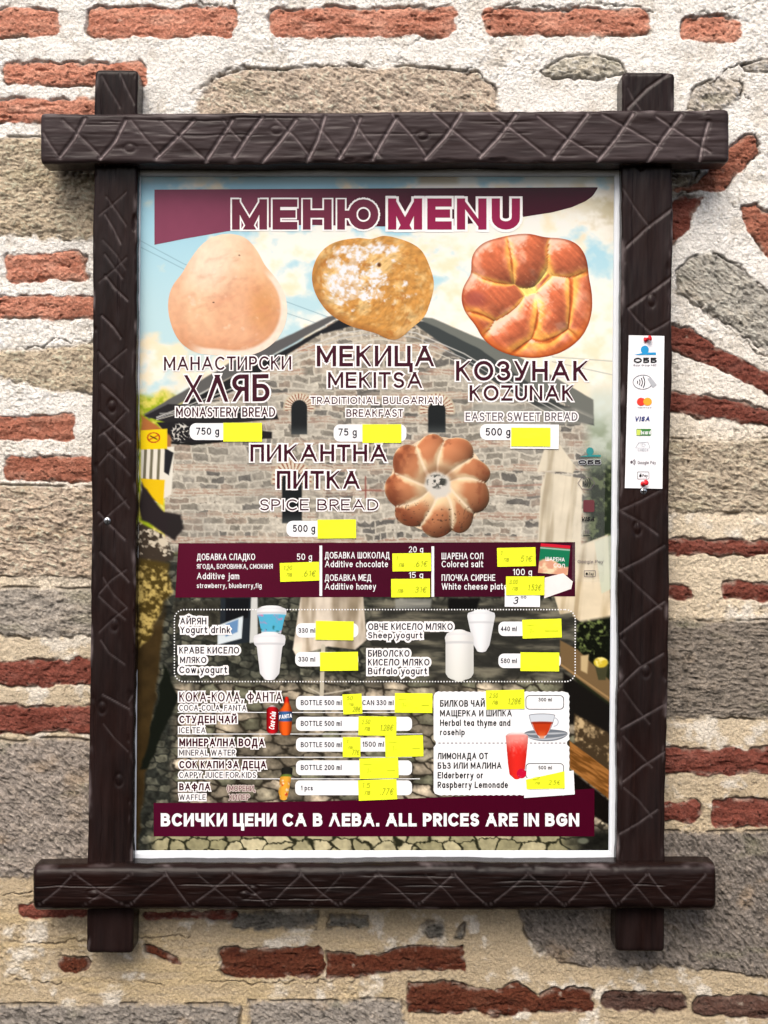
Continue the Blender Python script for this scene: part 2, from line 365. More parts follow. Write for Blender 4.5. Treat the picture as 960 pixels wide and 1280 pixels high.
# ================================================================== CARVED WOODEN FRAME
def wood_mat():
    m = bpy.data.materials.new('stained_wood'); nt, b, L = nodes(m); N = nt.nodes
    at = N.new('ShaderNodeAttribute'); at.attribute_name = 'gu'
    av = N.new('ShaderNodeAttribute'); av.attribute_name = 'gv'
    gr = N.new('ShaderNodeAttribute'); gr.attribute_name = 'carve'
    cb = N.new('ShaderNodeCombineXYZ'); L.new(at.outputs['Fac'], cb.inputs[0]); L.new(av.outputs['Fac'], cb.inputs[1])
    mp = N.new('ShaderNodeMapping'); mp.inputs['Scale'].default_value = (9, 170, 1); L.new(cb.outputs[0], mp.inputs[0])
    n1 = N.new('ShaderNodeTexNoise'); n1.inputs['Scale'].default_value = 1; n1.inputs['Detail'].default_value = 8; n1.inputs['Roughness'].default_value = .65; n1.inputs['Distortion'].default_value = .6
    L.new(mp.outputs[0], n1.inputs['Vector'])
    tc = N.new('ShaderNodeTexCoord')
    n2 = N.new('ShaderNodeTexNoise'); n2.inputs['Scale'].default_value = 9; n2.inputs['Detail'].default_value = 5; L.new(tc.outputs['Object'], n2.inputs['Vector'])
    r1 = N.new('ShaderNodeValToRGB'); r1.color_ramp.elements[0].position = .3; r1.color_ramp.elements[0].color = (.0015, .0008, .0007, 1)
    r1.color_ramp.elements[1].position = .72; r1.color_ramp.elements[1].color = (.011, .0050, .0040, 1)
    L.new(n1.outputs['Fac'], r1.inputs[0])
    r2 = N.new('ShaderNodeValToRGB'); r2.color_ramp.elements[0].position = .42; r2.color_ramp.elements[0].color = (0, 0, 0, 1)
    r2.color_ramp.elements[1].position = .72; r2.color_ramp.elements[1].color = (1, 1, 1, 1); L.new(n2.outputs['Fac'], r2.inputs[0])
    mx = N.new('ShaderNodeMix'); mx.data_type = 'RGBA'; L.new(r1.outputs[0], mx.inputs[6]); mx.inputs[7].default_value = (.018, .0055, .0036, 1)
    mf = N.new('ShaderNodeMath'); mf.operation = 'MULTIPLY'; mf.inputs[1].default_value = .45; L.new(r2.outputs[0], mf.inputs[0]); L.new(mf.outputs[0], mx.inputs[0])
    m2 = N.new('ShaderNodeMix'); m2.data_type = 'RGBA'; L.new(mx.outputs[2], m2.inputs[6]); m2.inputs[7].default_value = (.30, .25, .25, 1)
    L.new(gr.outputs['Fac'], m2.inputs[0])
    fd = N.new('ShaderNodeAttribute'); fd.attribute_name = 'lit_tint'  # paler tint painted in for the stronger light on the top rail
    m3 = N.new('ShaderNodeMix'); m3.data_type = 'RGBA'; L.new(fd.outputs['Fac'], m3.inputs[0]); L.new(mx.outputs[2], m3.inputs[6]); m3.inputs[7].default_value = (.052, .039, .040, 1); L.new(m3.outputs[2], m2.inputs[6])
    L.new(m2.outputs[2], b.inputs['Base Color'])
    b.inputs['Roughness'].default_value = .27; b.inputs['Specular IOR Level'].default_value = .11
    bp = N.new('ShaderNodeBump'); bp.inputs['Strength'].default_value = .35; bp.inputs['Distance'].default_value = .0012
    L.new(n1.outputs['Fac'], bp.inputs['Height']); L.new(bp.outputs[0], b.inputs['Normal'])
    return m
M_wood = wood_mat()
DP_POST, DP_RAIL = .048, .072      # front faces, metres from the wall

def plank(name, parent, a, b, wa, wb, dfront, dback, grooves, seed, rnd=.0045, label=None, lit_tint=0.):
    """a, b: photo px ends of the centre line (at the front face); wa, wb widths in px; carved on its front"""
    a = np.array(a, float); b = np.array(b, float); L = np.hypot(*(b - a)); ax = (b - a) / L; nr = np.array([-ax[1], ax[0]])
    nu = int(L / 1.6); nf = 46
    h = 1.0
    # cross-section: v from -1..1 on the front, corners rounded, then the sides and the back
    k = PX * (D - dfront) / D
    U = np.linspace(0, 1, nu)
    sect = []
    rv = rnd / (wa / 2 * k)
    for q in np.linspace(0, 1, 9)[:-1]:
        t = q * math.pi / 2; sect.append((-1 + rv * (1 - math.sin(t)), rnd * (1 - math.cos(math.pi / 2 - t)) if 0 else 0))
    sect = []
    dep = dfront - dback
    for z in np.linspace(dep, rnd, 8)[:-1]: sect.append((-1, z))
    for q in np.linspace(0, math.pi / 2, 7): sect.append((-1 + rv * (1 - math.cos(q)), rnd * (1 - math.sin(q))))
    for v in np.linspace(-1 + rv, 1 - rv, nf)[1:-1]: sect.append((v, 0))
    for q in np.linspace(math.pi / 2, 0, 7): sect.append((1 - rv * (1 - math.cos(q)), rnd * (1 - math.sin(q))))
    for z in np.linspace(rnd, dep, 8)[1:]: sect.append((1, z))
    sect = np.array(sect); nv = len(sect)
    UU, VV = np.meshgrid(U, sect[:, 0], indexing='ij'); ZZ = np.broadcast_to(sect[:, 1], UU.shape).copy()
    wid = (wa + (wb - wa) * UU) / 2
    along = UU * L
    edge = 3.6 * fbm(along / 90, np.sign(VV) * 3.1 + 5, seed, 4) * np.abs(VV) + .9 * fbm(along / 14, VV * 3, seed + 3, 3)
    bend = 1.6 * fbm(along / 260, along * 0 + seed, seed + 8, 2)
    # rounded ends
    e = np.minimum(along, L - along); er = 7.0
    endr = np.where(e < er, 1 - np.sqrt(np.clip(1 - (1 - e / er) ** 2, 0, 1)), 0)
    off = VV * (wid - endr * 3.0) + edge * np.sign(VV) * .6 + bend
    Z = ZZ + endr * rnd * .9
    Z = Z + .0015 * fbm(along / 75, off / 16, seed + 20, 3) + 0.0005 * fbm(along / 30, off / 3, seed + 25, 3) + .0025 * sstep(.35, .7, fbm(along / 26, off / 9 + 3 * np.sign(VV), seed + 33, 3)) * sstep(.6, .95, np.abs(VV))
    px = a[0] + ax[0] * along + nr[0] * off; py = a[1] + ax[1] * along + nr[1] * off
    pr = np.random.default_rng(seed + 200)
    for _ in range(int(L / 60)):         # drying checks along the grain
        c0 = pr.uniform(.03, .97) * L; ln = pr.uniform(14, 80); o0 = pr.uniform(-.8, .8) * wa / 2
        dv = off - o0 - 1.6 * fbm(along / 30, along * 0 + c0, seed, 2)
        Z = Z + pr.uniform(.0008, .0022) * np.exp(-(dv / .75) ** 2) * sstep(ln, ln * .4, np.abs(along - c0)) * sstep(rnd * 1.2, rnd * .2, ZZ)
    for _ in range(int(L / 260)):        # knots
        c0 = pr.uniform(.08, .92) * L; o0 = pr.uniform(-.5, .5) * wa / 2; q = np.hypot((along - c0) / 1.5, off - o0)
        Z = Z + .0012 * np.exp(-((q - 5) / 1.6) ** 2) - .0008 * np.exp(-(q / 3.2) ** 2)
    edgew = .42 * np.exp(-((ZZ - rnd * .3) / (rnd * .5)) ** 2) * sstep(.1, .7, fbm(along / 30, np.sign(VV) * 7 + off / 8, seed + 61, 4)) * sstep(.75, .95, np.abs(VV))
    carve = np.zeros(UU.shape) + edgew; front = sstep(rnd * 1.2, rnd * .2, ZZ)
    for g in grooves:
        (x0, y0), (x1, y1) = g[0], g[1]; wd = g[2] if len(g) > 2 else 1.9; st = g[3] if len(g) > 3 else 1.0
        x0 += rng.normal() * .6; y1 += rng.normal() * .6
        d = pline([(x0, y0), ((x0 + x1) / 2 + rng.normal() * 1.5, (y0 + y1) / 2 + rng.normal() * 1.2), (x1, y1)], px, py)
        Z = Z + st * .0034 * np.exp(-(d / wd) ** 2) * front
        wear_light = .45 + .55 * vn(px / 6, py / 6, 40)
        carve = np.maximum(carve, st * wear_light * np.exp(-(d / (wd * .62)) ** 2) * front)  # pale grooves: worn lacquer plus painted sky light on their lips
    dd = dfront - Z
    # sides keep their real depth: plan position comes from the front-face measure, so each column shares one k
    P = np.stack([(px - 480) * k, -dd, ZC - (py - 640) * k], -1).reshape(-1, 3)
    F = gridfaces(nu, nv).tolist()
    F = [tuple(f) for f in F]
    n0 = len(P); caps = []
    F.append(tuple(range(nv))); F.append(tuple(reversed([(nu - 1) * nv + i for i in range(nv)])))
    for i in range(0): pass
    gu = (along * PX).reshape(-1) + seed; gv = ((off + ZZ / PX) * PX).reshape(-1)
    o = mesh(name, P, F, M_wood, parent, attrs={'gu': gu, 'gv': gv, 'carve': np.clip(carve, 0, 1).reshape(-1), 'lit_tint': np.clip(lit_tint * (1 + .9 * fbm(along / 70, off / 9, seed + 50, 4)), 0, 1).reshape(-1)})
    if label: o['label'] = label
    return o

frame = empty('wooden_frame', tuple(W(470, 1190, .02)), 'dark brown carved wooden frame of two posts and two crossing rails on the wall', 'frame')
# posts stand behind the rails; grooves measured on the photo
gl = [((150, 92), (168, 130)), ((128, 95), (150, 135), 1.5, .4)]
for y in (246, 268, 300, 318, 345, 395, 440, 480, 515, 540, 565, 598, 640, 690, 722, 745):
    gl.append(((122 + random.Random(y).random() * 12, y), (150 + random.Random(y + 1).random() * 16, y + 26 + random.Random(y + 2).random() * 12), 1.4, .25 + .5 * random.Random(y + 3).random()))
for y in (270, 352, 466, 545, 580, 655, 742, 790): gl.append(((158, y - 30), (124, y), 1.3, .3))
gl += [((128, 868), (162, 886), 1.3, .45), ((130, 905), (160, 940), 1.3, .25), ((126, 800), (156, 830), 1.3, .3)]
gl = [(*g[:2], *(g[2:] if len(g) > 2 else (1.5, .5))) for g in gl]
gl = [(p, q, w_, k_ * .55) for p, q, w_, k_ in gl]
gr = [((837, 91), (785, 135), 1.8, .7), ((785, 110), (800, 136), 1.5, .3), ((840, 261), (783, 309), 1.8, .6), ((842, 345), (785, 386), 1.8, .6), ((778, 235), (811, 283), 1.6, .35), ((785, 386), (812, 415), 1.6, .35),
      ((812, 415), (840, 400), 1.6, .4), ((772, 640), (826, 612), 1.6, .35), ((778, 640), (822, 668), 1.6, .35), ((831, 682), (772, 714), 1.6, .4), ((830, 752), (775, 792), 1.6, .45), ((830, 817), (775, 857), 1.6, .45),
      ((831, 880), (776, 912), 1.6, .45), ((831, 940), (779, 976), 1.6, .45), ((822, 1012), (775, 1042), 1.6, .4), ((772, 710), (827, 760), 1.5, .3), ((776, 800), (800, 830), 1.5, .3), ((778, 862), (812, 905), 1.5, .25), ((780, 920), (815, 960), 1.5, .25), ((780, 985), (815, 1020), 1.5, .25)]
gr = [(p, q, w_, k_ * .6) for p, q, w_, k_ in gr]
plank('post', frame, (145.5, 87), (138, 1192), 55, 57, DP_POST, .004, gl, 11, lit_tint=.12, label='left upright post with faint scratches')
plank('post', frame, (810, 90), (800, 1190), 65, 61, DP_POST, .004, gr, 17, lit_tint=.12, label='right upright post with slanting carved strokes')
gt = [((105, 148), (75, 195)), ((158, 150), (125, 199)), ((243, 150), (195, 197)), ((292, 150), (255, 204)), ((328, 146), (293, 196)), ((370, 150), (328, 202)), ((405, 145), (383, 202)), ((450, 147), (424, 197)), ((495, 147), (466, 198)),
      ((577, 142), (532, 198)), ((645, 143), (600, 196)), ((735, 142), (692, 198)), ((790, 142), (747, 202)), ((852, 143), (810, 202)), ((886, 152), (875, 200))]
gt = [(p, q, 2.2, 1.0) for p, q in gt]
for p, q in [((542, 142), (600, 190)), ((615, 142), (680, 193)), ((672, 145), (747, 196)), ((752, 143), (825, 184)), ((820, 146), (887, 190)), ((490, 143), (532, 193))]: gt.append((p, q, 2.0, .5))
for p, q in [((55, 166), (72, 194)), ((78, 150), (127, 197)), ((163, 150), (200, 192)), ((200, 150), (260, 202)), ((278, 150), (300, 175)), ((345, 148), (388, 196)), ((388, 146), (428, 195)), ((440, 146), (475, 195))]: gt.append((p, q, 1.8, .38))
plank('rail', frame, (50, 172), (912, 170), 62, 66, DP_RAIL, .028, gt, 23, rnd=.006, lit_tint=.6, label='top rail carved with pale crossing strokes')
gb = []; zx = [47, 92, 160, 207, 237, 290, 337, 377, 423, 473, 520, 568, 610, 660, 706, 738, 770, 810, 846, 884]
for i, (p, q) in enumerate(zip(zx[:-1], zx[1:])):
    yy = (1133, 1092) if i % 2 == 0 else (1092, 1133)
    gb.append(((p, yy[0]), (q, yy[1]), 1.4, .2))
    if i % 3 == 1: gb.append(((p + 10, yy[1]), (q + 6, yy[0]), 1.3, .12))
plank('rail', frame, (39, 1111), (897, 1110), 58, 60, DP_RAIL, .028, gb, 31, rnd=.015, lit_tint=.05, label='bottom rail with fainter zigzag carving and a lit upper edge')

def dome(name, x, y, d, r_px, mat, parent=None, hgt=.6, label=None, stem=0):
    V = []; F = []; n = 20; m = 6
    c = W(x, y, d); r = r_px * PX
    for i in range(m + 1):
        t = i / m * math.pi / 2
        for j in range(n):
            p = j / n * 2 * math.pi
            V.append((c[0] + r * math.cos(t) * math.cos(p), c[1] - stem - r * hgt * math.sin(t), c[2] + r * math.cos(t) * math.sin(p)))
    F = [tuple(f) for f in gridfaces(m + 1, n, True)]
    if stem:
        b = len(V)
        for j in range(n):
            p = j / n * 2 * math.pi; V.append((c[0] + .3 * r * math.cos(p), c[1], c[2] + .3 * r * math.sin(p)))
        F += [(b + j, b + (j + 1) % n, (j + 1) % n, j) for j in range(n)]
    return mesh(name, V, F, mat, parent)
M_steel = plain('zinc_screw', (200, 204, 206), .3, .5, .9)
def screw(x, y, label):
    d = DP_POST - .0005
    o = dome('screw', x, y, d, 4.3, M_steel, hgt=.45); tag(o, label, 'screw', 'screws in the posts')
    k = W(x, y, d + 4.3 * PX * .45 + .0001); s = PX
    V = []; F = []
    for (u, w) in ((3, .7), (.7, 3)):
        b = len(V); V += [(k[0] - u * s, k[1] - (.00004 if u < 1 else 0), k[2] - w * s), (k[0] + u * s, k[1] - (.00004 if u < 1 else 0), k[2] - w * s), (k[0] + u * s, k[1] - (.00004 if u < 1 else 0), k[2] + w * s), (k[0] - u * s, k[1] - (.00004 if u < 1 else 0), k[2] + w * s)]; F.append((b, b + 1, b + 2, b + 3))
    mesh('screw_slot', V, F, M_black, o, smooth=False)
screw(134, 651, 'silver screw head halfway down the left wooden post')
screw(804.5, 614, 'silver screw head just under the white payment notice')

# ================================================================== MENU POSTER
DPOS = .026
poster = empty('menu_poster', tuple(W(470, 1068, DPOS)), 'printed Bulgarian and English bread menu poster in a white plastic edging inside the wooden frame', 'poster')
TL, TR, BR_, BL = np.array([173, 214.]), np.array([775, 214.]), np.array([769, 1071.]), np.array([164, 1071.])

def srgb_canvas():
    nu, nv = 602, 860
    u, v = np.meshgrid(np.linspace(0, 1, nu), np.linspace(0, 1, nv), indexing='ij')
    X = (TL[0] * (1 - u) + TR[0] * u) * (1 - v) + (BL[0] * (1 - u) + BR_[0] * u) * v
    Y = (TL[1] * (1 - u) + TR[1] * u) * (1 - v) + (BL[1] * (1 - u) + BR_[1] * u) * v
    I = np.zeros(X.shape + (3,))
    A = lambda *c: np.array(c, float) / 255
    n1 = fbm(X / 60, Y / 45, 101, 5); n2 = fbm(X / 20, Y / 16, 111, 4); n3 = fbm(X / 5, Y / 5, 121, 3); n4 = fbm(X / 2.5, Y / 2.5, 131, 2)
    def fill(col, m):
        nonlocal I
        I = mix(I, np.asarray(col), np.clip(m, 0, 1))
    def poly(pts, col, soft=.7, wob=0, alpha=1):
        d = sdf(pts, X + wob * n2 * 4, Y + wob * n1 * 4)
        m = sstep(soft, -soft, d) * alpha; fill(col, m); return m
    def line(pts, col, w=1, alpha=1):
        d = pline(pts, X, Y); fill(col, sstep(w + .6, w - .6, d) * alpha)
    # sky and clouds
    I[:] = A(168, 214, 232); I = mix(I, A(196, 226, 232), sstep(230, 420, Y))
    cl = sstep(-.05, .35, n1 + .35 * n2 + sstep(330, 620, X) * .55 - sstep(330, 180, X) * .25 + sstep(380, 470, Y) * .55)
    I = mix(I, mix(np.broadcast_to(A(252, 250, 240), I.shape), A(248, 234, 204), sstep(-.1, .8, n2 + .5 * sstep(390, 450, Y))), cl)
    fill(A(196, 190, 160), sstep(690, 775, X) * sstep(340, 240, Y) * sstep(-.3, .3, n1 + n2) * .8)
    fill(A(172, 160, 130), sstep(735, 775, X + 20 * n2) * sstep(330, 230, Y) * .7)
    for p in ([(174, 308), (300, 372), (420, 412)], [(174, 300), (230, 330), (420, 400)]): line(p, A(120, 150, 165), .35, .8)
    for p in ([(690, 452), (772, 470)], [(690, 446), (772, 452)]): line(p, A(150, 165, 160), .6, .7)
    fill(A(186, 214, 212), sstep(728, 745, X) * sstep(470, 500, Y) * .6)
    # left foliage
    fill(mix(np.broadcast_to(A(150, 170, 40), I.shape), A(222, 214, 110), sstep(-.4, .4, n2 + n3 * .6)), sstep(485, 500, Y + 12 * n2) * sstep(260, 210, X))
    # right hill and dark trees
    fill(mix(np.broadcast_to(A(150, 168, 140), I.shape), A(190, 204, 190), sstep(-.3, .4, n2)), sstep(505, 540, Y + 10 * n2) * sstep(690, 720, X))
    fill(mix(np.broadcast_to(A(30, 44, 26), I.shape), A(96, 112, 70), sstep(-.1, .6, n2 * .6 + n3)), sstep(560, 600, Y + 14 * n2) * sstep(716, 734, X + 6 * n2) )
    # church wall: coursed rubble with red brick bands
    def courses(rh, w0, w1, seed, wob):
        yy = Y + wob * n2 + .7 * wob * n3 + 5 * fbm(X / 55, Y / 55, seed + 300, 3); ry = np.floor(yy / rh).astype(np.int32); fy = yy / rh - ry
        k1 = TAB[ry & 255, (seed * 7) & 255]; k2 = TAB[ry & 255, (seed * 7 + 3) & 255]
        wd = w0 + (w1 - w0) * k1; xx = (X + wob * n2 + 300 * k2) / wd + .25 * fbm(X / 23, ry * 3.7, seed, 2); rx = np.floor(xx).astype(np.int32); fx = xx - rx
        e = np.minimum(np.minimum(fx, 1 - fx) * wd, np.minimum(fy, 1 - fy) * rh)
        return e + 1.5 * n3 + .8 * n4, TAB[rx & 255, (ry * 5 + seed) & 255], ry
    e, cid, ry = courses(9.0, 9, 30, 4, 3.4)
    st = mix(np.broadcast_to(A(128, 122, 110), I.shape), A(196, 188, 172), cid)
    st = mix(st, A(86, 84, 82), sstep(.6, .9, np.modf(cid * 7.3)[0]) * .8); st = mix(st, A(196, 166, 140), sstep(.8, .9, np.modf(cid * 3.7)[0]) * .5)
    st = mix(st, A(216, 208, 190), sstep(1.9, .4, e) * .85); st = mix(st, A(70, 64, 58), sstep(.2, .6, n3 - .15 * e) * .7)
    st = st * (1 + .2 * n3 + .14 * n4)[..., None]
    band = np.abs(np.modf((Y + 2.5 * n2) / 30)[0] - .5)
    e, c2, ry2 = courses(3.9, 11, 17, 9, 1.0)
    bk = mix(np.broadcast_to(A(170, 126, 106), I.shape), A(202, 174, 150), c2); bk = mix(bk, A(214, 204, 184), sstep(1.2, .4, e) * .9)
    st = mix(st, bk, sstep(.17, .12, band) * sstep(.3, .5, fbm(X / 70, ry * 9.1, 143, 2) + .62) * .8)
    st = mix(st, A(150, 146, 138), .3 * sstep(.0, .6, n1)); st = mix(st, A(226, 218, 200), .35 * sstep(.1, .7, -n1))
    church = sdf([(206, 552), (250, 500), (420, 400), (520, 400), (742, 520), (738, 690), (206, 690)], X, Y)
    fill(st, sstep(.8, -.8, church) * sstep(744, 724, X))
    # lower dark yard beneath the band
    f1, f2, c3 = vor(X / 15 + .2 * n3, Y / 9 + .2 * n3, 12)
    drk = mix(np.broadcast_to(A(44, 46, 42), I.shape), A(112, 112, 98), c3 * sstep(0, .3, f2 - f1)) * (1 + .5 * n3)[..., None]
    fill(drk, sstep(676, 700, Y))
    wet = mix(np.broadcast_to(A(50, 50, 46), I.shape), A(136, 132, 116), sstep(-.2, .6, fbm(X / 40, Y / 7, 151, 4)))
    fill(wet, sstep(745, 755, Y) * sstep(452, 470, X) * sstep(890, 860, Y) * .9)
    # cobbles
    f1, f2, c4 = vor(X / 27 + .3 * n2 + .08 * n3, Y / 14 + .3 * n1 - X / 130 + .1 * n3, 21)
    cob = mix(np.broadcast_to(A(104, 98, 86), I.shape), A(168, 158, 140), c4); cob = mix(cob, A(96, 98, 82), sstep(.5, .8, np.modf(c4 * 5.1)[0]) * .8)
    cob = cob * (1 + .30 * n3 + .32 * n2 + .1 * n4)[..., None] * (.7 + .55 * sstep(.9, .1, f1))[..., None]
    cob = mix(cob, A(40, 36, 30), sstep(.22, .02, f2 - f1 + .1 * n3) * .85)
    cob = mix(cob, A(60, 56, 46), .5 * sstep(.0, .6, fbm(X / 50, Y / 18, 144, 3)))
    fill(cob, sstep(838, 868, Y + 8 * n2) * sstep(206, 222, X - (1060 - Y) * .02 + 4 * n2))
    fill(A(62, 50, 30) * (1 + .3 * n2)[..., None], sstep(206, 200, X + (Y - 800) * .12 + 4 * n2) * sstep(740, 790, Y))
    poly([(206, 830), (224, 870), (208, 905), (184, 962), (176, 962), (196, 880)], A(22, 26, 20), 2, 1)
    f1, f2, c5 = vor(X / 26 + .3 * n2, Y / 15 + .2 * n3, 31)
    cb2 = mix(np.broadcast_to(A(150, 146, 116), I.shape), A(206, 198, 166), c5) * (1 + .16 * n3)[..., None]; cb2 = mix(cb2, A(44, 44, 32), sstep(.17, .04, f2 - f1))
    fill(cb2, sstep(1036, 1046, Y) * sstep(740, 700, X + 10 * n2) * sstep(180, 200, X))
    fill(A(30, 30, 26) * (1 + .5 * n3)[..., None], sstep(1030, 1046, Y) * sstep(700, 730, X + 8 * n2))
    fill(A(120, 124, 108), sstep(4, 2, np.hypot((X - 729) / 9, (Y - 1051) / 5) * 4) * .8)
    # roof: pediment edge bands, dark soffit, white scrollwork
    for pts, col in [([(410, 396), (432, 392), (300, 466), (186, 524), (180, 518), (290, 452)], A(92, 92, 92)), ([(520, 396), (540, 398), (640, 440), (742, 500), (742, 524), (630, 464)], A(112, 116, 110)),
                     ([(432, 396), (500, 392), (400, 418), (360, 442), (300, 486), (250, 506), (196, 522)], A(24, 26, 30)), ([(512, 400), (530, 402), (600, 436), (700, 505), (742, 524), (742, 532), (690, 520), (600, 466)], A(60, 66, 66))]:
        poly(pts, col, 1.2, .3)
    poly([(180, 520), (210, 505), (345, 512), (348, 524), (300, 528), (214, 530)], A(34, 32, 36), 1)
    poly([(560, 522), (600, 505), (720, 510), (742, 520), (742, 530), (600, 532)], A(150, 152, 144), 2, 0, .6)
    for dy, c, w in ((8, (216, 216, 210), .7), (14, (196, 198, 196), .5), (22, (220, 218, 206), .6)):
        line([(196, 520 + dy * .2), (300, 474 + dy), (372, 430 + dy), (430, 408 + dy), (474, 402 + dy), (520, 408 + dy), (580, 434 + dy), (640, 470 + dy), (706, 506 + dy)], A(*c), w, .85)
    line([(200, 517), (345, 514)], A(170, 170, 166), .8, .8)
    poly([(196, 528), (236, 526), (340, 540), (340, 548), (262, 552), (222, 556), (210, 545)], A(26, 24, 30), 1)
    line([(208, 553), (240, 555), (270, 552), (330, 546)], A(20, 20, 22), 1.6)
    scro = 1 - np.abs(np.sin(X * .62 + 2.2 * np.sin(Y * .42)) + np.sin(Y * .55 + 2.0 * np.sin(X * .37)))
    fill(A(215, 212, 206), sstep(.55, .85, scro) * sstep(14, 10, np.hypot(X - 226, Y - 541)))
    scro = np.abs(np.sin((X + Y) * .32)) * np.abs(np.sin((X - Y) * .29))
    fill(A(214, 210, 200), sstep(.72, .9, scro) * sstep(3.2, 1.5, np.abs(Y - 418 + (X - 455) ** 2 * .0004)) * sstep(62, 50, np.abs(X - 455)))
    # windows with brick arches
    def window(cx, top, bot, w, big):
        r = np.hypot((X - cx), (Y - (top + w / 2)) * 1.0); ang = np.arctan2(Y - (top + w / 2), X - cx)
        up = sstep(2, -2, Y - (top + w * .7))
        ring = sstep(w / 2 + big, w / 2 + big - 1, r) * up
        fill(mix(np.broadcast_to(A(226, 214, 188), I.shape), A(170, 104, 78), sstep(.1, .4, np.sin(ang * 26))), ring)
        fill(A(206, 190, 160), sstep(1.6, .6, np.abs(r - w / 2 - big)) * up * .8)
        m = np.where(Y < top + w / 2, r - w / 2, np.abs(X - cx) - w / 2); m = np.maximum(m, Y - bot)
        fill(mix(np.broadcast_to(A(24, 30, 34), I.shape), A(70, 78, 80), sstep(bot - 14, bot + 4, Y)), sstep(.8, -.8, m))
    window(374, 500, 543, 20, 9); window(546, 502, 541, 22, 11); window(365, 588, 654, 25, 13)
    line([(449, 613), (476, 613)], A(158, 70, 60), .9, .9); line([(457, 596), (457, 622)], A(158, 70, 60), .9, .9)
    line([(470, 614), (722, 604)], A(170, 106, 88), 1.2, .5)
    # closed parasols
    um = mix(np.broadcast_to(A(226, 214, 188), I.shape), A(186, 170, 140), sstep(.1, .8, fbm(X / 9 + Y * .012, Y / 90, 171, 3) + .2)) * (1 + .07 * n2)[..., None]
    def pm(pts): fill(um, sstep(1, -1, sdf(pts, X, Y)))
    pm([(682, 556), (700, 556), (720, 584), (716, 592), (690, 588), (671, 590)]); pm([(682, 590), (716, 596), (728, 598), (726, 690), (742, 760), (700, 768), (672, 680), (676, 610)])
    pm([(724, 682), (760, 668), (764, 780), (742, 790), (716, 770), (716, 740)])
    fill(A(206, 216, 196), sstep(1, -1, sdf([(743, 677), (766, 668), (766, 735), (752, 742)], X, Y)) * .8)
    um = mix(np.broadcast_to(A(226, 216, 200), I.shape), A(150, 138, 118), sstep(.0, .8, fbm(X / 13, Y / 70, 175, 3) + .25)) * (1 + .12 * n2)[..., None]
    pm([(376, 745), (454, 745), (458, 800), (444, 812), (410, 808), (370, 820), (366, 812)])
    line([(404, 808), (402, 870)], A(200, 194, 176), 2.6); line([(402, 868), (386, 860)], A(196, 190, 172), .8); line([(402, 868), (438, 862)], A(196, 190, 172), .8)
    # left-hand stall, signs, plants
    poly([(176, 520), (214, 545), (214, 580), (176, 560)], A(172, 110, 62), 2, 1)
    poly([(176, 562), (218, 558), (216, 592), (214, 618), (176, 640)], A(232, 228, 214), 1)
    for x in (182, 190, 199): line([(x, 562), (x - 2, 606)], A(84, 80, 60), 1.8, .8)
    poly([(206, 560), (217, 566), (211, 594), (205, 590)], A(30, 30, 36), 1)
    poly([(176, 538), (209, 536), (209, 561), (176, 562)], A(236, 208, 24), .6)
    fill(A(176, 66, 30), sstep(1.3, .5, np.abs(np.hypot((X - 192), (Y - 547) * 1.25) - 7.5))); line([(186, 550), (198, 544)], A(176, 66, 30), .7); line([(188, 545), (196, 549)], A(60, 40, 20), .7)
    poly([(176, 598), (206, 600), (204, 632), (180, 618)], A(226, 190, 30), .8); 
    poly([(176, 602), (190, 622), (206, 640), (226, 644), (230, 662), (220, 676), (200, 664), (176, 650)], A(40, 34, 36), 2, 1)
    rub = mix(np.broadcast_to(A(60, 52, 44), I.shape), A(210, 200, 180), sstep(.0, .5, n2 + n3)); fill(rub, sstep(2, -2, sdf([(172, 652), (204, 668), (218, 690), (216, 700), (172, 712)], X, Y)))
    bush = mix(np.broadcast_to(A(74, 62, 30), I.shape), A(196, 176, 112), sstep(-.3, .5, n2 * .5 + n3)); fill(bush, sstep(3, -3, sdf([(172, 698), (210, 704), (217, 740), (205, 752), (186, 800), (172, 810)], X + 4 * n2, Y)))
    fill(A(60, 58, 50) * (1 + .4 * n3)[..., None], sstep(2, -2, sdf([(217, 752), (280, 750), (276, 800), (217, 790)], X, Y)) * .7)
    poly([(276, 748), (322, 746), (322, 800), (274, 810)], A(40, 46, 52), 1); poly([(282, 748), (312, 748), (310, 772), (282, 778)], A(22, 24, 28), 1)
    poly([(272, 782), (304, 770), (302, 798), (272, 806)], A(222, 232, 236), .8); poly([(282, 780), (298, 774), (297, 790), (282, 796)], A(88, 130, 176), 1, 0, .8)
    poly([(314, 746), (322, 746), (322, 802), (312, 804)], A(212, 214, 210), .6)
    poly([(494, 748), (540, 748), (538, 760), (494, 762)], A(170, 172, 166), 2, 0, .6)
    poly([(560, 748), (600, 748), (596, 762), (560, 764)], A(18, 18, 18), 2)
    # right-hand planter, flowers, planks
    poly([(722, 790), (768, 775), (768, 900), (716, 850)], A(38, 42, 28), 2, 1)
    leaf = mix(np.broadcast_to(A(16, 20, 12), I.shape), A(124, 138, 86), sstep(.1, .7, n3 + .4 * n2)); fill(leaf, sstep(3, -3, sdf([(722, 778), (768, 770), (768, 832), (722, 826)], X, Y)))
    poly([(700, 800), (722, 812), (770, 858), (770, 884), (700, 832)], A(120, 100, 72), 1.2)
    poly([(726, 820), (736, 818), (734, 842), (726, 838)], A(200, 180, 140), 1.5); poly([(744, 834), (760, 832), (757, 850), (748, 850)], A(70, 70, 50), 1)
    fill(mix(np.broadcast_to(A(206, 186, 70), I.shape), A(244, 232, 150), sstep(-.2, .4, n3)), sstep(1, -1, np.hypot((X - 751) / 9, (Y - 828) / 6.5) * 6 - 6))
    poly([(704, 840), (768, 886), (768, 930), (704, 900)], A(24, 22, 20), 2)
    line([(700, 830), (772, 880)], A(168, 140, 100), 1.2, .8)
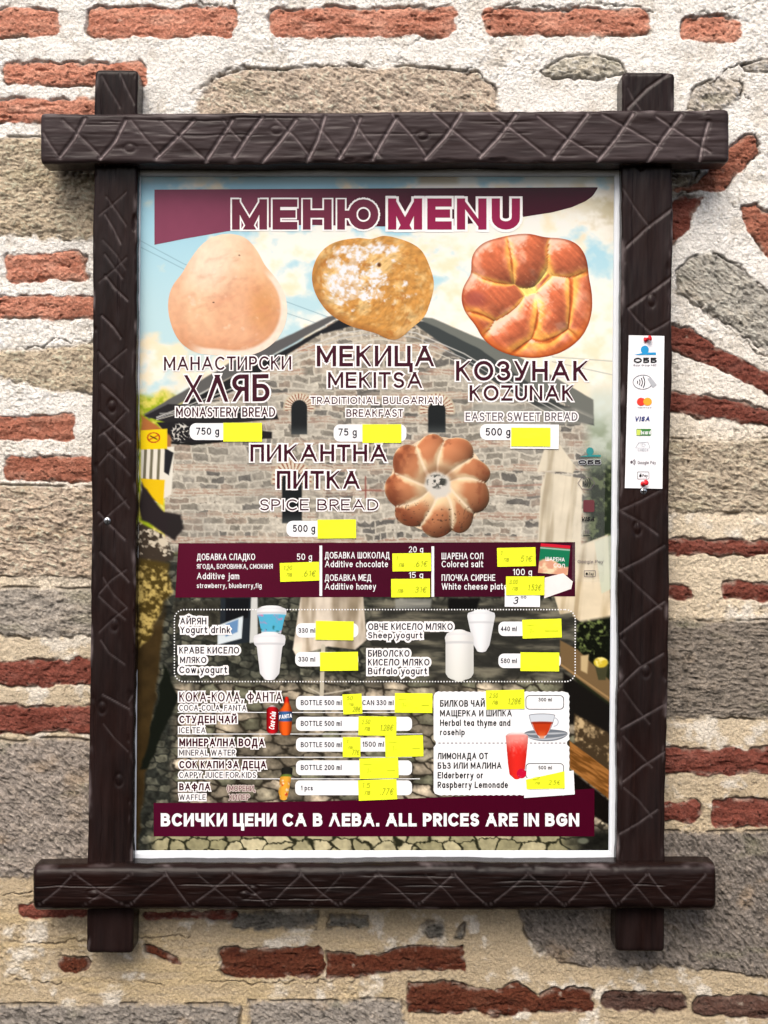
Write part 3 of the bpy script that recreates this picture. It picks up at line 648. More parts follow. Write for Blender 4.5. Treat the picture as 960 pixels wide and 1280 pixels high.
    rock = mix(np.broadcast_to(A(70, 58, 42), I.shape), A(200, 178, 140), sstep(-.1, .5, n2 + .6 * n3)); fill(rock, sstep(2, -2, sdf([(718, 892), (768, 920), (768, 972), (718, 930)], X, Y)))
    wood = mix(np.broadcast_to(A(110, 74, 36), I.shape), A(164, 116, 66), sstep(-.5, .5, fbm((X + Y) / 20, (X * .6 - Y) / 3, 161, 3))); fill(wood, sstep(1, -1, sdf([(712, 926), (768, 968), (768, 1004), (712, 960)], X, Y)))
    poly([(712, 962), (768, 1006), (768, 1036), (712, 1000)], A(20, 16, 14), 1.5)
    # top rail's shade painted in as a dull teal strip along the top edge, with a tan patch
    fill(A(150, 172, 172), sstep(233, 226, Y) * .45)
    fill(A(172, 158, 128), sstep(233, 226, Y) * sstep(30, 20, np.abs(X - 548)) * .7)
    lum = I.mean(-1, keepdims=True); I = np.clip(lum + (I - lum) * 1.12, 0, 1); gy = sstep(430, 470, Y)[..., None] * sstep(745, 690, Y)[..., None] * sstep(205, 215, X)[..., None] * .35; I = I * (1 - gy) + gy * (lum * np.array([1.03, 1.03, .98])); dk = sstep(690, 760, Y)[..., None]; I = I * (1 - dk) + (I ** 1.06) * dk
    I = np.clip(I, .02, .97)
    Vv = W(X, Y, DPOS).reshape(-1, 3)
    return mesh('background_print', Vv, gridfaces(nu, nv), M_print, poster, col=(lin(I) * PRINT_GAIN).reshape(-1, 3))
srgb_canvas()

LAY = lambda mm: DPOS + mm * .001

def flatpoly(name, pts, mm, mat, parent, base=None):
    V = W([p[0] for p in pts], [p[1] for p in pts], (base or DPOS) + mm * .001)
    return mesh(name, V, [tuple(range(len(pts)))], mat, parent, smooth=False)

def rrect(x0, y0, x1, y1, r, n=6):
    P = []
    for cx, cy, a0 in ((x1 - r, y0 + r, -90), (x1 - r, y1 - r, 0), (x0 + r, y1 - r, 90), (x0 + r, y0 + r, 180)):
        for i in range(n + 1):
            t = rad(a0 + 90 * i / n); P.append((cx + r * math.cos(t), cy + r * math.sin(t)))
    return P

# white plastic edging: four mitred strips
def edging():
    o = [(171.5, 212), (775.5, 212), (770, 1074), (161.5, 1074)]
    i = [(176.5, 221), (767.5, 221), (760.5, 1063), (170, 1063)]
    V = []; F = []; mi = []
    for k in range(4):
        a, b = o[k], o[(k + 1) % 4]; c, d = i[(k + 1) % 4], i[k]
        b0 = len(V)
        def q(p, dd): return W(p[0], p[1], dd)
        lerp = lambda p, r, t: (p[0] + (r[0] - p[0]) * t, p[1] + (r[1] - p[1]) * t)
        prof = [(0, DPOS - .004), (0, DPOS + .0035), (.12, DPOS + .0042), (.6, DPOS + .0042), (.85, DPOS + .003), (1, DPOS + .0006)]
        for t, dd in prof: V.append(q(lerp(a, d, t), dd)); V.append(q(lerp(b, c, t), dd))
        for s in range(len(prof) - 1): F.append((b0 + 2 * s, b0 + 2 * s + 1, b0 + 2 * s + 3, b0 + 2 * s + 2))
    o_ = mesh('edging', V, F, M_plastic, poster, smooth=False)
    return o_
edging()

# ------------------------------------------------------------------ stroke lettering
G = {}
def g(chars, w, path, **k):
    for c in chars: G[c] = (w, path)
g('AА', .80, '0,0 .5,1 1,0;.2,.32 .8,.32'); g('Λ', .78, '0,0 .5,1 1,0'); g('Б', .56, '.92,1 0,1 0,0 .55,0 @.55,.29,.45,.29,-90,90 0,.58')
g('BВ', .58, '0,0 0,1 .5,1 @.5,.765,.4,.235,90,-90 0,.53;.5,.53 @.55,.265,.45,.265,90,-90 0,0'); g('Г', .5, '0,0 0,1 1,1'); g('Д', .78, '0,-.17 0,0 1,0 1,-.17;.16,0 .3,1 .84,1 .84,0')
g('EЕ', .5, '1,1 0,1 0,0 1,0;0,.52 .9,.52'); g('З3', .54, '@.45,.76,.43,.24,155,-80 .4,.53;.4,.53 @.48,.265,.5,.265,85,-155'); g('И', .64, '0,1 0,0;0,0 1,1;1,1 1,0')
g('Й', .64, '0,1 0,0;0,0 1,1;1,1 1,0;@.5,1.3,.3,.12,190,350'); g('KК', .58, '0,0 0,1;1,1 .05,.46;.3,.62 1,0'); g('Л', .66, '0,0 .30,1;.30,1 1,1 1,0'); G['M*'] = (.80, '0,0 0,1;0,1 .5,0;.5,0 1,1;1,1 1,0')
g('MМ', .78, '0,0 0,1;0,1 .5,.22;.5,.22 1,1;1,1 1,0'); g('HН', .62, '0,0 0,1;1,0 1,1;0,.52 1,.52'); g('OОО0', .82, '@.5,.5,.5,.5,0,360'); g('0', .55, '@.5,.5,.5,.5,0,360')
g('П', .60, '0,0 0,1 1,1 1,0'); g('PР', .52, '0,0 0,1 .5,1 @.5,.73,.5,.27,90,-90 0,.46'); g('R', .54, '0,0 0,1 .5,1 @.5,.73,.5,.27,90,-90 0,.46;.45,.46 1,0')
g('CС', .68, '@.55,.5,.55,.5,48,312'); g('TТ', .58, '0,1 1,1;.5,1 .5,0'); g('У', .60, '0,1 .53,.36;1,1 .5,.16 .36,0 .1,0'); g('Y', .60, '0,1 .5,.45;1,1 .5,.45 .5,0')
g('Ф', .84, '@.5,.52,.5,.3,0,360;.5,1.04 .5,-.04'); g('XХ', .62, '0,0 1,1;0,1 1,0'); g('Ц', .66, '0,1 0,0 1.1,0 1.1,-.2;.94,1 .94,0'); g('Ч', .54, '0,1 0,.62 @.32,.64,.32,.2,180,270 1,.44;1,1 1,0')
g('Ш', .90, '0,1 0,0 1,0 1,1;.5,1 .5,0'); g('Щ', .95, '0,1 0,0 1.06,0 1.06,-.2;.47,1 .47,0;.95,1 .95,0'); g('Ъ', .66, '0,1 .25,1 .25,0 .7,0 @.7,.28,.3,.28,-90,90 .25,.56'); g('Ю', .98, '0,0 0,1;0,.5 .35,.5;@.67,.5,.33,.5,0,360')
g('Я', .54, '1,0 1,1 .5,1 @.5,.73,.5,.27,90,270 1,.46;.55,.46 0,0'); g('D', .66, '0,0 0,1 .35,1 @.35,.5,.65,.5,90,-90 0,0'); g('F', .48, '1,1 0,1 0,0;0,.52 .85,.52'); g('G', .74, '@.53,.5,.53,.5,48,350 1,.48 .6,.48')
g('I', .0, '0,0 0,1'); g('J', .40, '1,1 1,.3 @.5,.3,.5,.3,0,-160'); g('L', .46, '0,1 0,0 1,0'); g('N', .66, '0,0 0,1;0,1 1,0;1,0 1,1'); g('S', .52, '@.5,.75,.46,.25,35,270 @.5,.25,.5,.25,90,-150')
g('U', .62, '0,1 0,.35 @.5,.35,.5,.35,180,360 1,1'); g('V', .70, '0,1 .5,0;.5,0 1,1'); g('W', 1.05, '0,1 .25,0;.25,0 .5,1;.5,1 .75,0;.75,0 1,1'); g('Z', .58, '0,1 1,1;1,1 0,0;0,0 1,0')
g('a', .46, '@.48,.35,.48,.35,0,360;.98,.7 .98,0'); g('b', .48, '0,1 0,0;@.5,.35,.5,.35,0,360'); g('c', .42, '@.52,.35,.52,.35,50,310'); g('d', .48, '1,1 1,0;@.5,.35,.5,.35,0,360'); g('e', .47, '.04,.37 1,.37 @.5,.35,.5,.35,3,315')
g('f', .30, '1,1 .7,1 .4,.86 .4,0;0,.68 .9,.68'); g('g', .47, '@.49,.35,.49,.35,0,360;.98,.7 .98,-.08 @.5,-.08,.48,.2,0,-150'); g('h', .44, '0,1 0,0;0,.4 @.5,.4,.5,.3,180,0 1,0'); g('i', .0, '0,.7 0,0;0,.93 0,.98'); g('j', .2, '1,.7 1,-.1 .6,-.26 0,-.26;1,.93 1,.98')
g('l', .0, '0,1 0,0'); g('m', .74, '0,.7 0,0;0,.45 @.25,.45,.25,.25,180,0 .5,0;.5,.45 @.75,.45,.25,.25,180,0 1,0'); g('n', .44, '0,.7 0,0;0,.4 @.5,.4,.5,.3,180,0 1,0'); g('o', .49, '@.5,.35,.5,.35,0,360'); g('p', .48, '0,.7 0,-.28;@.5,.35,.5,.35,0,360')
g('r', .26, '0,.7 0,0;0,.4 @.6,.4,.6,.3,180,70'); g('s', .38, '@.5,.525,.46,.175,35,270 @.5,.175,.5,.175,90,-150'); g('t', .30, '.4,.95 .4,.15 .6,0 1,.02;0,.68 1,.68'); g('u', .44, '0,.7 0,.3 @.5,.3,.5,.3,180,360 1,.7;1,.7 1,0'); g('v', .46, '0,.7 .5,0;.5,0 1,.7'); g('w', .7, '0,.7 .25,0;.25,0 .5,.7;.5,.7 .75,0;.75,0 1,.7')
g('y', .46, '0,.7 .5,0;1,.7 .38,-.22 .1,-.28'); g('k', .42, '0,0 0,1;.95,.7 .05,.28;.35,.42 1,0'); g('1', .22, '0,.78 1,1 1,0'); g('2', .50, '@.5,.72,.48,.28,165,-35 0,0;0,0 1,0'); g('4', .54, '.75,0 .75,1 0,.28;0,.28 1,.28'); g('5', .50, '.9,1 .15,1 .08,.55 @.45,.32,.53,.32,130,-145'); g('6', .5, '@.5,.3,.5,.3,0,360;.02,.35 .3,.8 .6,1')
g('7', .5, '0,1 1,1 .3,0'); g('8', .52, '@.5,.76,.42,.24,0,360;@.5,.27,.5,.27,0,360'); g('9', .5, '@.5,.7,.5,.3,0,360;.98,.65 .7,.2 .4,0'); g('.', .0, '0,0 0,.03'); g(',', .06, '1,.06 0,-.14'); g('-', .26, '0,.42 1,.42'); g('(', .16, '1,1.05 0,.7 0,.3 1,-.08'); g('€', .6, '@.62,.5,.5,.5,48,312;-.05,.6 .7,.6;-.05,.42 .7,.42'); g('лв'[0], .5, '0,0 .2,.7 1,.7 1,0'); g('в', .42, '0,0 0,.7 .5,.7 @.5,.53,.4,.17,90,-90 0,.36;.5,.36 @.55,.18,.45,.18,90,-90 0,0')

def glyph_lines(ch):
    w, path = G[ch]; out = []
    for sub in path.split(';'):
        pts = []
        for tk in sub.split():
            if tk[0] == '@':
                cx, cy, rx, ry, a0, a1 = map(float, tk[1:].split(',')); n = max(4, int(abs(a1 - a0) / 18))
                for i in range(n + 1):
                    t = rad(a0 + (a1 - a0) * i / n); pts.append((cx + rx * math.cos(t), cy + ry * math.sin(t)))
            else: pts.append(tuple(map(float, tk.split(','))))
        out.append(pts)
    return w, out

LINE = [0]
def ribbons(pts, ht, ext, clamp, xcl=None, ends=None):
    """split at sharp corners, return list of (left, right) point arrays; square caps"""
    P = [pts[0]]
    for p in pts[1:]:
        if math.hypot(p[0] - P[-1][0], p[1] - P[-1][1]) > 1e-6: P.append(p)
    P = np.array(P, float)
    if len(P) < 2: return []
    closed = np.hypot(*(P[0] - P[-1])) < 1e-3 and len(P) > 6
    segs = []; cur = [0]
    dirs = np.diff(P, axis=0); dirs /= np.hypot(dirs[:, 0], dirs[:, 1])[:, None]
    for i in range(1, len(P) - 1):
        cur.append(i)
        if float(dirs[i - 1] @ dirs[i]) < .5: segs.append(cur); cur = [i]
    cur.append(len(P) - 1); segs.append(cur)
    out = []
    for s in segs:
        Q = P[s].copy(); dd = np.diff(Q, axis=0); dd /= np.hypot(dd[:, 0], dd[:, 1])[:, None]
        flat = [False, False]
        if not (closed and len(segs) == 1):
            for e_, di in ((0, dd[0]), (-1, dd[-1])):
                yy = Q[e_][1]
                if clamp and ends and abs(di[1]) > .25 and abs(di[0]) > .12 and len(Q) == 2 and (abs(yy - ends[0]) < 1e-3 or abs(yy - ends[1]) < 1e-3):
                    flat[e_] = clamp[0] if abs(yy - ends[0]) < 1e-3 else clamp[1]
                elif e_ == 0: Q[0] -= di * ext
                else: Q[-1] += di * ext
        nrm = np.stack([-dd[:, 1], dd[:, 0]], -1)
        N = np.zeros_like(Q)
        if closed and len(segs) == 1:
            nn = np.vstack([nrm[-1:], nrm]); a = (nn[:-1] + nrm) ; a = np.vstack([a, a[:1]])
        else: a = np.vstack([nrm[:1] * 2, nrm[:-1] + nrm[1:], nrm[-1:] * 2])
        a /= np.hypot(a[:, 0], a[:, 1])[:, None]
        ref = np.vstack([nrm, nrm[-1:]]); c = np.clip((a * ref).sum(1), .5, 1)
        N = a / c[:, None] * ht
        Lf, Rt = Q + N, Q - N
        for e_, di in ((0, dd[0]), (-1, dd[-1])):
            if flat[e_] is not False:
                for Z in (Lf, Rt): Z[e_] += di * ((flat[e_] - Z[e_][1]) / di[1])
        if clamp:
            for Z in (Lf, Rt):
                if xcl: Z[:, 0] = np.clip(Z[:, 0], xcl[0], xcl[1])
            for Z in (Lf, Rt): Z[:, 1] = np.clip(Z[:, 1], clamp[0], clamp[1])
        out.append((Lf, Rt))
    return out

def lettering(text, x0, x1, ytop, ybot, mat, parent, mm=.5, t=.14, halo=0, hmat=None, base=None, slope=0, shear=0, name='lettering', squeeze=None, rot=None, spc=.16):
    """one printed line: cap height from ytop to ybot, stretched to x0..x1; slope = rise in px over the line"""
    h = ybot - ytop; T = t * h; hgt = h
    nat = []; wtot = 0; fixed = 0
    for ch in text:
        if ch == ' ': nat.append((.44, None)); wtot += .44; continue
        w, ls = glyph_lines('M*' if t > .25 and ch in 'MМ' else ch); nat.append((w, ls)); wtot += w + spc; fixed += T
    wtot -= spc
    kx = max(.05, (x1 - x0 - fixed) / max(wtot, .2))
    if len(text) == 1 and text in 'I1l': kx = h
    V = []; F = []; mi = []
    hasmat = [mat]
    if halo: hasmat = [mat, hmat or M_halo]
    cnt = 0; LINE[0] += 1
    x = x0
    items = []
    for w, ls in nat:
        if ls is None: x += w * kx; continue
        for pts in ls:
            q = [(x + T / 2 + p[0] * w * kx, T / 2 + p[1] * (h - T) if 0 <= p[1] <= 1 else (p[1] * h if p[1] < 0 else h - T / 2 + (p[1] - 1) * h)) for p in pts]
            inside = all(0 <= p[1] <= 1 for p in pts)
            items.append((q, inside, (x, x + w * kx + T)))
        x += w * kx + T + spc * kx
    def emit(ht, ext, clampf, mmz, m_i):
        nonlocal cnt
        hx = max(0, clampf[1] - h)
        for q, inside, xc in items:
            for Lf, Rt in ribbons(q, ht, ext, clampf if inside else None, (xc[0] - hx, xc[1] + hx), (T / 2, h - T / 2)):
                if m_i == 1:
                    for i in range(len(Lf) - 1):
                        a0, a1, c1, c0 = Lf[i], Lf[i + 1], Rt[i + 1], Rt[i]
                        m0, m1 = (a0 + c0) / 2, (a1 + c1) / 2; dv = m1 - m0; dn = max(1e-6, math.hypot(*dv)); dv = dv / dn
                        if len(Lf) > 2:
                            nv_ = np.array([-dv[1], dv[0]]) * ht; ex_ = dv * ht * .45
                            cl_ = np.abs(Lf[0] - Lf[-1]).max() < 1e-6; q0, q1 = (m0 if i == 0 and not cl_ else m0 - ex_), (m1 if i == len(Lf) - 2 and not cl_ else m1 + ex_)
                            a0, a1, c1, c0 = q0 + nv_, q1 + nv_, q1 - nv_, q0 - nv_
                        b0 = len(V); z = mmz + (cnt % 37) * .002 + (LINE[0] % 4) * .0005; cnt += 1
                        for p in (a0, a1, c1, c0):
                            V.append((p[0] + shear * p[1], ybot - p[1] - slope * (p[0] - x0) / max(1, x1 - x0), z))
                        F.append((b0, b0 + 1, b0 + 2, b0 + 3)); mi.append(1)
                    continue
                n = len(Lf); b0 = len(V); z = mmz + (cnt % 9) * .008 + (LINE[0] % 4) * .0018; cnt += 1
                for P in (Lf, Rt):
                    for p in P:
                        X_ = p[0] + shear * p[1]; Y_ = ybot - p[1] - slope * (p[0] - x0) / max(1, x1 - x0)
                        if rot:
                            dx, dy = X_ - rot[0], Y_ - rot[1]; ca, sa = math.cos(rad(rot[2])), math.sin(rad(rot[2])); X_, Y_ = rot[0] + dx * ca - dy * sa, rot[1] + dx * sa + dy * ca
                        V.append((X_, Y_, z))
                for i in range(n - 1): F.append((b0 + i, b0 + i + 1, b0 + n + i + 1, b0 + n + i)); mi.append(m_i)
    if halo: emit(T / 2 + halo, T / 2 + halo * .8, (-halo, h + halo), mm, 1)
    emit(T / 2, T / 2, (0, h), mm + (.12 if halo else 0), 0)
    V = np.array(V)
    return mesh(name, W(V[:, 0], V[:, 1], (base or DPOS) + V[:, 2] * .001), F, hasmat, parent, mi=mi, smooth=False)

# ------------------------------------------------------------------ printed pictures
def patch(name, fpos, fcol, nu, nv, mm, parent, base=None):
    """a flat printed picture: fpos(u,v)->px, fcol(x,y,u,v)->srgb 0..1"""
    u, v = np.meshgrid(np.linspace(0, 1, nu), np.linspace(0, 1, nv), indexing='ij')
    x, y = fpos(u, v); c = np.clip(fcol(x, y, u, v), .02, .97)
    z = (base or DPOS) + mm * .001
    return mesh(name, W(x, y, z).reshape(-1, 3), gridfaces(nu, nv), M_print, parent, col=(lin(c) * PRINT_GAIN).reshape(-1, 3))

def polar(name, cx, cy, Rf, fcol, mm, parent, n=180, m=70):
    th = np.linspace(0, 2 * math.pi, n, endpoint=False); r = np.linspace(0, 1, m) ** .8
    Rr = Rf(th); TT, RR = np.meshgrid(th, r, indexing='ij')
    x = cx + RR * Rr[:, None] * np.cos(TT); y = cy + RR * Rr[:, None] * np.sin(TT)
    c = np.clip(fcol(x, y, RR, TT), .02, .97)
    V = W(x, y, LAY(mm)).reshape(-1, 3)
    i = np.arange(n)[:, None]; j = np.arange(1, m - 1)[None, :]; i2 = (i + 1) % n
    F = np.stack([i * m + j, i * m + j + 1, i2 * m + j + 1, i2 * m + j], -1).reshape(-1, 4)
    k = np.arange(n); tri = np.stack([k * m, k * m + 1, ((k + 1) % n) * m + 1], -1)
    F = [tuple(f) for f in F] + [tuple(f) for f in tri]
    return mesh(name, V, F, M_print, parent, col=(lin(c) * PRINT_GAIN).reshape(-1, 3))
A_ = lambda *c: np.array(c, float) / 255

def lobes_h(L, x, y):
    hs = []
    for cx, cy, a, b, ro in L:
        c, s = math.cos(rad(ro)), math.sin(rad(ro)); u = ((x - cx) * c + (y - cy) * s) / a; v = (-(x - cx) * s + (y - cy) * c) / b
        hs.append(np.sqrt(np.clip(1 - u * u - v * v, 0, 1)) * min(a, b) - 1e-3 * (u * u + v * v))
    return np.array(hs)

def poly_R(pts, cx, cy):
    P = np.array(pts, float); a = np.arctan2(P[:, 1] - cy, P[:, 0] - cx); r = np.hypot(P[:, 0] - cx, P[:, 1] - cy)
    o = np.argsort(a); a, r = a[o], r[o]
    aa = np.concatenate([a - 2 * math.pi, a, a + 2 * math.pi]); rr = np.concatenate([r, r, r])
    def f(th):
        t = np.mod(th + math.pi, 2 * math.pi) - math.pi
        v = np.zeros_like(t)
        for k in range(-6, 7): v += np.interp(t + k * .03, aa, rr) * (1 - abs(k) / 7)
        return v / sum(1 - abs(k) / 7 for k in range(-6, 7))
    return f

def relief(hf, x, y, lx=-.45, ly=-.75, e=.8, k=1.):
    gx = (hf(x + e, y) - hf(x - e, y)) / (2 * e); gy = (hf(x, y + e) - hf(x, y - e)) / (2 * e)
    nz = 1 / np.sqrt(1 + k * (gx ** 2 + gy ** 2)); lz = .6
    return (-gx * lx * k - gy * ly * k + lz) * nz / math.sqrt(lx * lx + ly * ly + lz * lz)

# monastery loaf
def col1(x, y, r, t):
    n = fbm(x / 40, y / 34, 201, 3); f = fbm(x / 5, y / 5, 205, 3)
    c = mix(np.broadcast_to(A_(242, 196, 156), x.shape + (3,)), A_(250, 222, 190), sstep(40, -50, (x - 262) * .6 + (y - 345)))
    c = mix(c, A_(224, 160, 122), sstep(-.1, .5, n + .35 * sstep(300, 420, y) + .3 * sstep(.5, -.1, np.abs(x - 316) / 26)) * .45)
    c = mix(c, A_(214, 150, 92), sstep(34, 4, np.hypot((x - 330) * 1.1, (y - 385) * .62)) * .7)
    c = mix(c, A_(196, 140, 104), sstep(.8, .97, r) * sstep(.0, .8, np.sin(t + .35)) * .45)
    c = mix(c, A_(252, 236, 214), sstep(48, 6, np.hypot((x - 262), (y - 330) * .8)) * .6); c = mix(c, A_(206, 140, 100), sstep(.62, .95, r) * sstep(.0, .9, np.sin(t + .1)) * .5)
    rim = sstep(.86, .92, r) * sstep(.05, .45, np.cos(t - .8))
    c = mix(c, A_(248, 232, 214), rim * .95)
    c = mix(c, A_(206, 138, 108), sstep(.1, .6, fbm((x - y * .4) / 22, (y + x * .3) / 9, 207, 4)) * .28 * sstep(.95, .7, r)); c = mix(c, A_(252, 240, 222), sstep(.35, .7, fbm(x / 9, y / 8, 209, 3)) * .3)
    c = c * (1 + .05 * f)[..., None]
    for sx, sy in ((299, 319), (267, 378)): c = mix(c, A_(90, 64, 50), sstep(1.8, .6, np.hypot(x - sx, (y - sy) * 1.4)))
    return c
P1 = [(285, 292), (306, 296), (320, 312), (330, 332), (343, 346), (356, 368), (359, 392), (355, 410), (345, 426), (325, 440), (300, 446), (272, 443), (245, 441), (225, 428), (213, 402), (210, 378), (215, 358), (228, 343), (240, 322), (254, 304), (268, 295)]
loaf = polar('bread_picture', 284, 372, poly_R(P1, 284, 372), col1, .25, poster); loaf['label'] = 'picture of a smooth pale domed loaf'
# fried dough with icing sugar
def col2(x, y, r, t):
    n = fbm(x / 15, y / 14, 211, 4); f = fbm(x / 4.5, y / 4.5, 216, 3); h = lambda a, b: 3.4 * fbm(a / 9, b / 9, 219, 3)
    s = relief(h, x, y, k=.6)
    c = mix(np.broadcast_to(A_(222, 160, 80), x.shape + (3,)), A_(248, 206, 136), sstep(-.3, .5, n + .4 * f)) * (.70 + .40 * s)[..., None]
    c = mix(c, A_(150, 92, 40), sstep(.8, 1, r) * sstep(-.2, .9, np.sin(t - .6)) * .6)
    sug = sstep(-.02, .45, fbm(x / 13, y / 10, 230, 4) + .45 * f + .95 * sstep(56, 12, np.hypot((x - 446) * .9, (y - 352) * 1.15)) - .42 - .5 * sstep(.80, .97, r) + .62 * sstep(338, 306, y) * sstep(400, 420, x))
    sug = sug * (.45 + .55 * sstep(-.35, .25, fbm(x / 3, y / 3, 233, 2) + .4 * n)); c = mix(c, A_(240, 244, 252), sug * .95)
    c = mix(c, A_(170, 104, 44), sstep(.25, .6, fbm(x / 6, y / 6, 236, 3)) * .5 * (1 - sug))
    c = mix(c, A_(90, 52, 24), sstep(3.6, 1.2, np.hypot(x - 474, (y - 331) * .9)))
    return c
P2 = [(452, 297), (464, 301), (478, 294), (496, 298), (514, 304), (527, 312), (534, 326), (539, 340), (543, 352), (540, 370), (535, 384), (531, 397), (518, 406), (508, 416), (498, 425), (486, 425), (472, 416), (455, 412), (440, 408), (424, 400), (408, 388), (398, 374), (391, 358), (390, 340), (396, 322), (408, 308), (424, 301), (438, 299)]
mk = polar('bread_picture', 466, 358, poly_R(P2, 466, 358), col2, .27, poster); mk['label'] = 'picture of golden fried dough dusted with icing sugar'
# plaited sweet bread
L3 = [(608, 374, 50, 33, 12), (620, 326, 34, 38, -25), (658, 320, 34, 40, 8), (710, 322, 34, 32, 20), (724, 378, 26, 58, -6), (690, 392, 30, 68, 26), (640, 416, 66, 32, -40), (668, 436, 70, 26, -14), (596, 402, 30, 28, 0), (684, 334, 16, 34, 12)]
def hf3(x, y): return lobes_h(L3, x, y).max(0) * .95 + .5 * fbm(x / 7, y / 7, 240, 3)
def col3(x, y, r, t):
    hs = np.sort(lobes_h(L3, x, y), 0); top, sec = hs[-1], hs[-2]
    s = relief(hf3, x, y, k=1.1); n = fbm(x / 12, y / 12, 245, 4); st = fbm((x + y) / 22, (x - y) / 3.5, 248, 3); ed = top - sec
    c = mix(np.broadcast_to(A_(236, 160, 74), x.shape + (3,)), A_(206, 122, 80), sstep(2, 12, ed + 4 * n))
    c = mix(c, A_(164, 82, 54), sstep(7, 18, ed + 6 * n) * .75)
    c = mix(c, A_(232, 176, 150), sstep(-.1, .5, fbm(x / 18, y / 18, 247, 3)) * .5)
    hub = sstep(40, 14, np.hypot(x - 668, y - 354)); c = mix(c, A_(236, 168, 84), sstep(9, 3, ed + 2 * n) * .5); c = mix(c, A_(150, 62, 24), sstep(3.2, .3, ed + 1.2 * n) * .8 * (1 - hub)); c = mix(c, A_(252, 214, 120), hub * sstep(8, 2, ed + 3 * n) * .8)
    c = c * (.84 + .58 * s)[..., None] * (1 + .16 * st)[..., None]
    c = mix(c, A_(150, 70, 66), sstep(16, 5, np.hypot((x - 592) * .7, y - 374)) * .6); c = mix(c, A_(252, 226, 206), sstep(.76, 1.0, s + .2 * n + .08 * st) * .8)
    c = mix(c, A_(240, 206, 150), sstep(.25, .6, fbm(x / 3, y / 3, 249, 2)) * sstep(.2, .6, st) * .35)
    c = mix(c, A_(214, 104, 34), sstep(.84, 1.0, r) * sstep(-.4, .8, np.sin(t)) * .7)
    c = mix(c, A_(120, 40, 16), sstep(.95, 1.0, r) * .5)
    return c
P3 = [(588, 322), (602, 304), (622, 298), (640, 294), (660, 292), (682, 298), (702, 298), (722, 304), (733, 322), (735, 346), (740, 372), (738, 398), (728, 420), (706, 438), (680, 446), (652, 446), (628, 440), (606, 426), (594, 404), (582, 392), (576, 372), (582, 352), (592, 342)]
kz = polar('bread_picture', 660, 372, poly_R(P3, 660, 372), col3, .27, poster, 220, 90); kz['label'] = 'picture of a glossy brown plaited sweet bread'
# ring of spiced rolls
L4 = []
for a, rr_, la, lb in ((-108, 34, 33, 22), (-66, 37, 32, 23), (-26, 36, 33, 20), (14, 38, 30, 24), (50, 36, 34, 21), (86, 37, 32, 24), (128, 36, 34, 23), (168, 38, 31, 25), (212, 36, 34, 24)):
    L4.append((548 + rr_ * math.cos(rad(a)), 606 + rr_ * .97 * math.sin(rad(a)), la, lb, a + 30))
def hf4(x, y): return lobes_h(L4, x, y).max(0)
def col4(x, y, r, t):
    hs = np.sort(lobes_h(L4, x, y), 0); top, sec = hs[-1], hs[-2]; s = relief(hf4, x, y, k=.7)
    n = fbm(x / 9, y / 9, 255, 4); R = np.hypot(x - 548, y - 606)
    c = mix(np.broadcast_to(A_(240, 208, 164), x.shape + (3,)), A_(206, 136, 94), sstep(2, 9, top - sec + 4 * n) * sstep(20, 38, R))
    c = mix(c, A_(150, 82, 52), sstep(5, 14, top - sec + 4 * n) * sstep(46, 60, R) * (.35 + .5 * sstep(540, 496, x)))
    c = c * (.56 + .62 * s)[..., None]; c = mix(c, A_(118, 62, 42), sstep(.1, .6, n + .5 * sstep(560, 500, x)) * sstep(38, 56, R) * .55)
    c = mix(c, A_(246, 226, 196), sstep(3.0, .3, top - sec + n) * .75)
    c = mix(c, A_(252, 234, 214), sstep(.9, .99, s) * .35)
    seeds = sstep(.45, .62, fbm(x / 2.6, y / 2.6, 260, 2)) * sstep(618, 640, y + 6 * n) * sstep(22, 30, R)
    c = mix(c, A_(70, 50, 40), seeds * .85)
    c = mix(c, A_(214, 210, 200), sstep(20, 13, R + 4 * n)); c = mix(c, A_(64, 66, 62), sstep(.0, .35, fbm(x / 5, y / 4, 262, 3) + .2) * sstep(15, 9, np.hypot(x - 546, (y - 602) * 1.4))); c = mix(c, A_(120, 70, 44), sstep(14, 20, R + 3 * n) * sstep(28, 20, R) * sstep(610, 590, y) * .4)
    return c
th_ = np.linspace(0, 2 * math.pi, 400); P4 = []
for t in th_:
    rr = np.linspace(20, 75, 220); hh = hf4(548 + rr * math.cos(t), 606 + rr * math.sin(t)); ok = rr[hh > .5]; P4.append(max(ok.max() if len(ok) else 60, 60))
P4 = np.array(P4)
sp = polar('bread_picture', 548, 606, lambda th: np.interp(th, th_, P4), col4, .27, poster, 220, 70); sp['label'] = 'picture of a ring of small brown spiced rolls'

# ------------------------------------------------------------------ banners, bands and boxes
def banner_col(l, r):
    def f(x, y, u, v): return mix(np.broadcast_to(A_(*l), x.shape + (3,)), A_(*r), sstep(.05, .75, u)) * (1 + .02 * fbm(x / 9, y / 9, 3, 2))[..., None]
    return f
bx = [193, 230, 290, 380, 473, 560, 600, 648, 690, 715, 732, 741, 747]; byb = [306, 298.5, 288, 281, 283, 283, 278, 272, 265.5, 259, 251.5, 245, 235.6]
tb = patch('title_banner', lambda u, v: (193 + 554 * u, 237 - 3 * u + v * (np.interp(193 + 554 * u, bx, byb) - (237 - 3 * u))), banner_col((134, 64, 90), (60, 6, 28)), 240, 12, .2, poster)  # paler left end is sky glare painted into the banner colour
lettering('МЕНЮ', 290, 473, 249, 287, M_title2, tb, .5, .255, 2.0)
lettering('MENU', 485, 650, 248, 287, M_title, tb, .5, .265, 3.2)
ab = patch('additive_band', lambda u, v: (223 - 4 * v + (496 + 4 * v) * u, 679 + 68 * v - 1.5 * u), banner_col((86, 14, 42), (66, 10, 34)), 30, 8, .2, poster)
wt = dict(mat=M_white, parent=ab, mm=.5, t=.13)
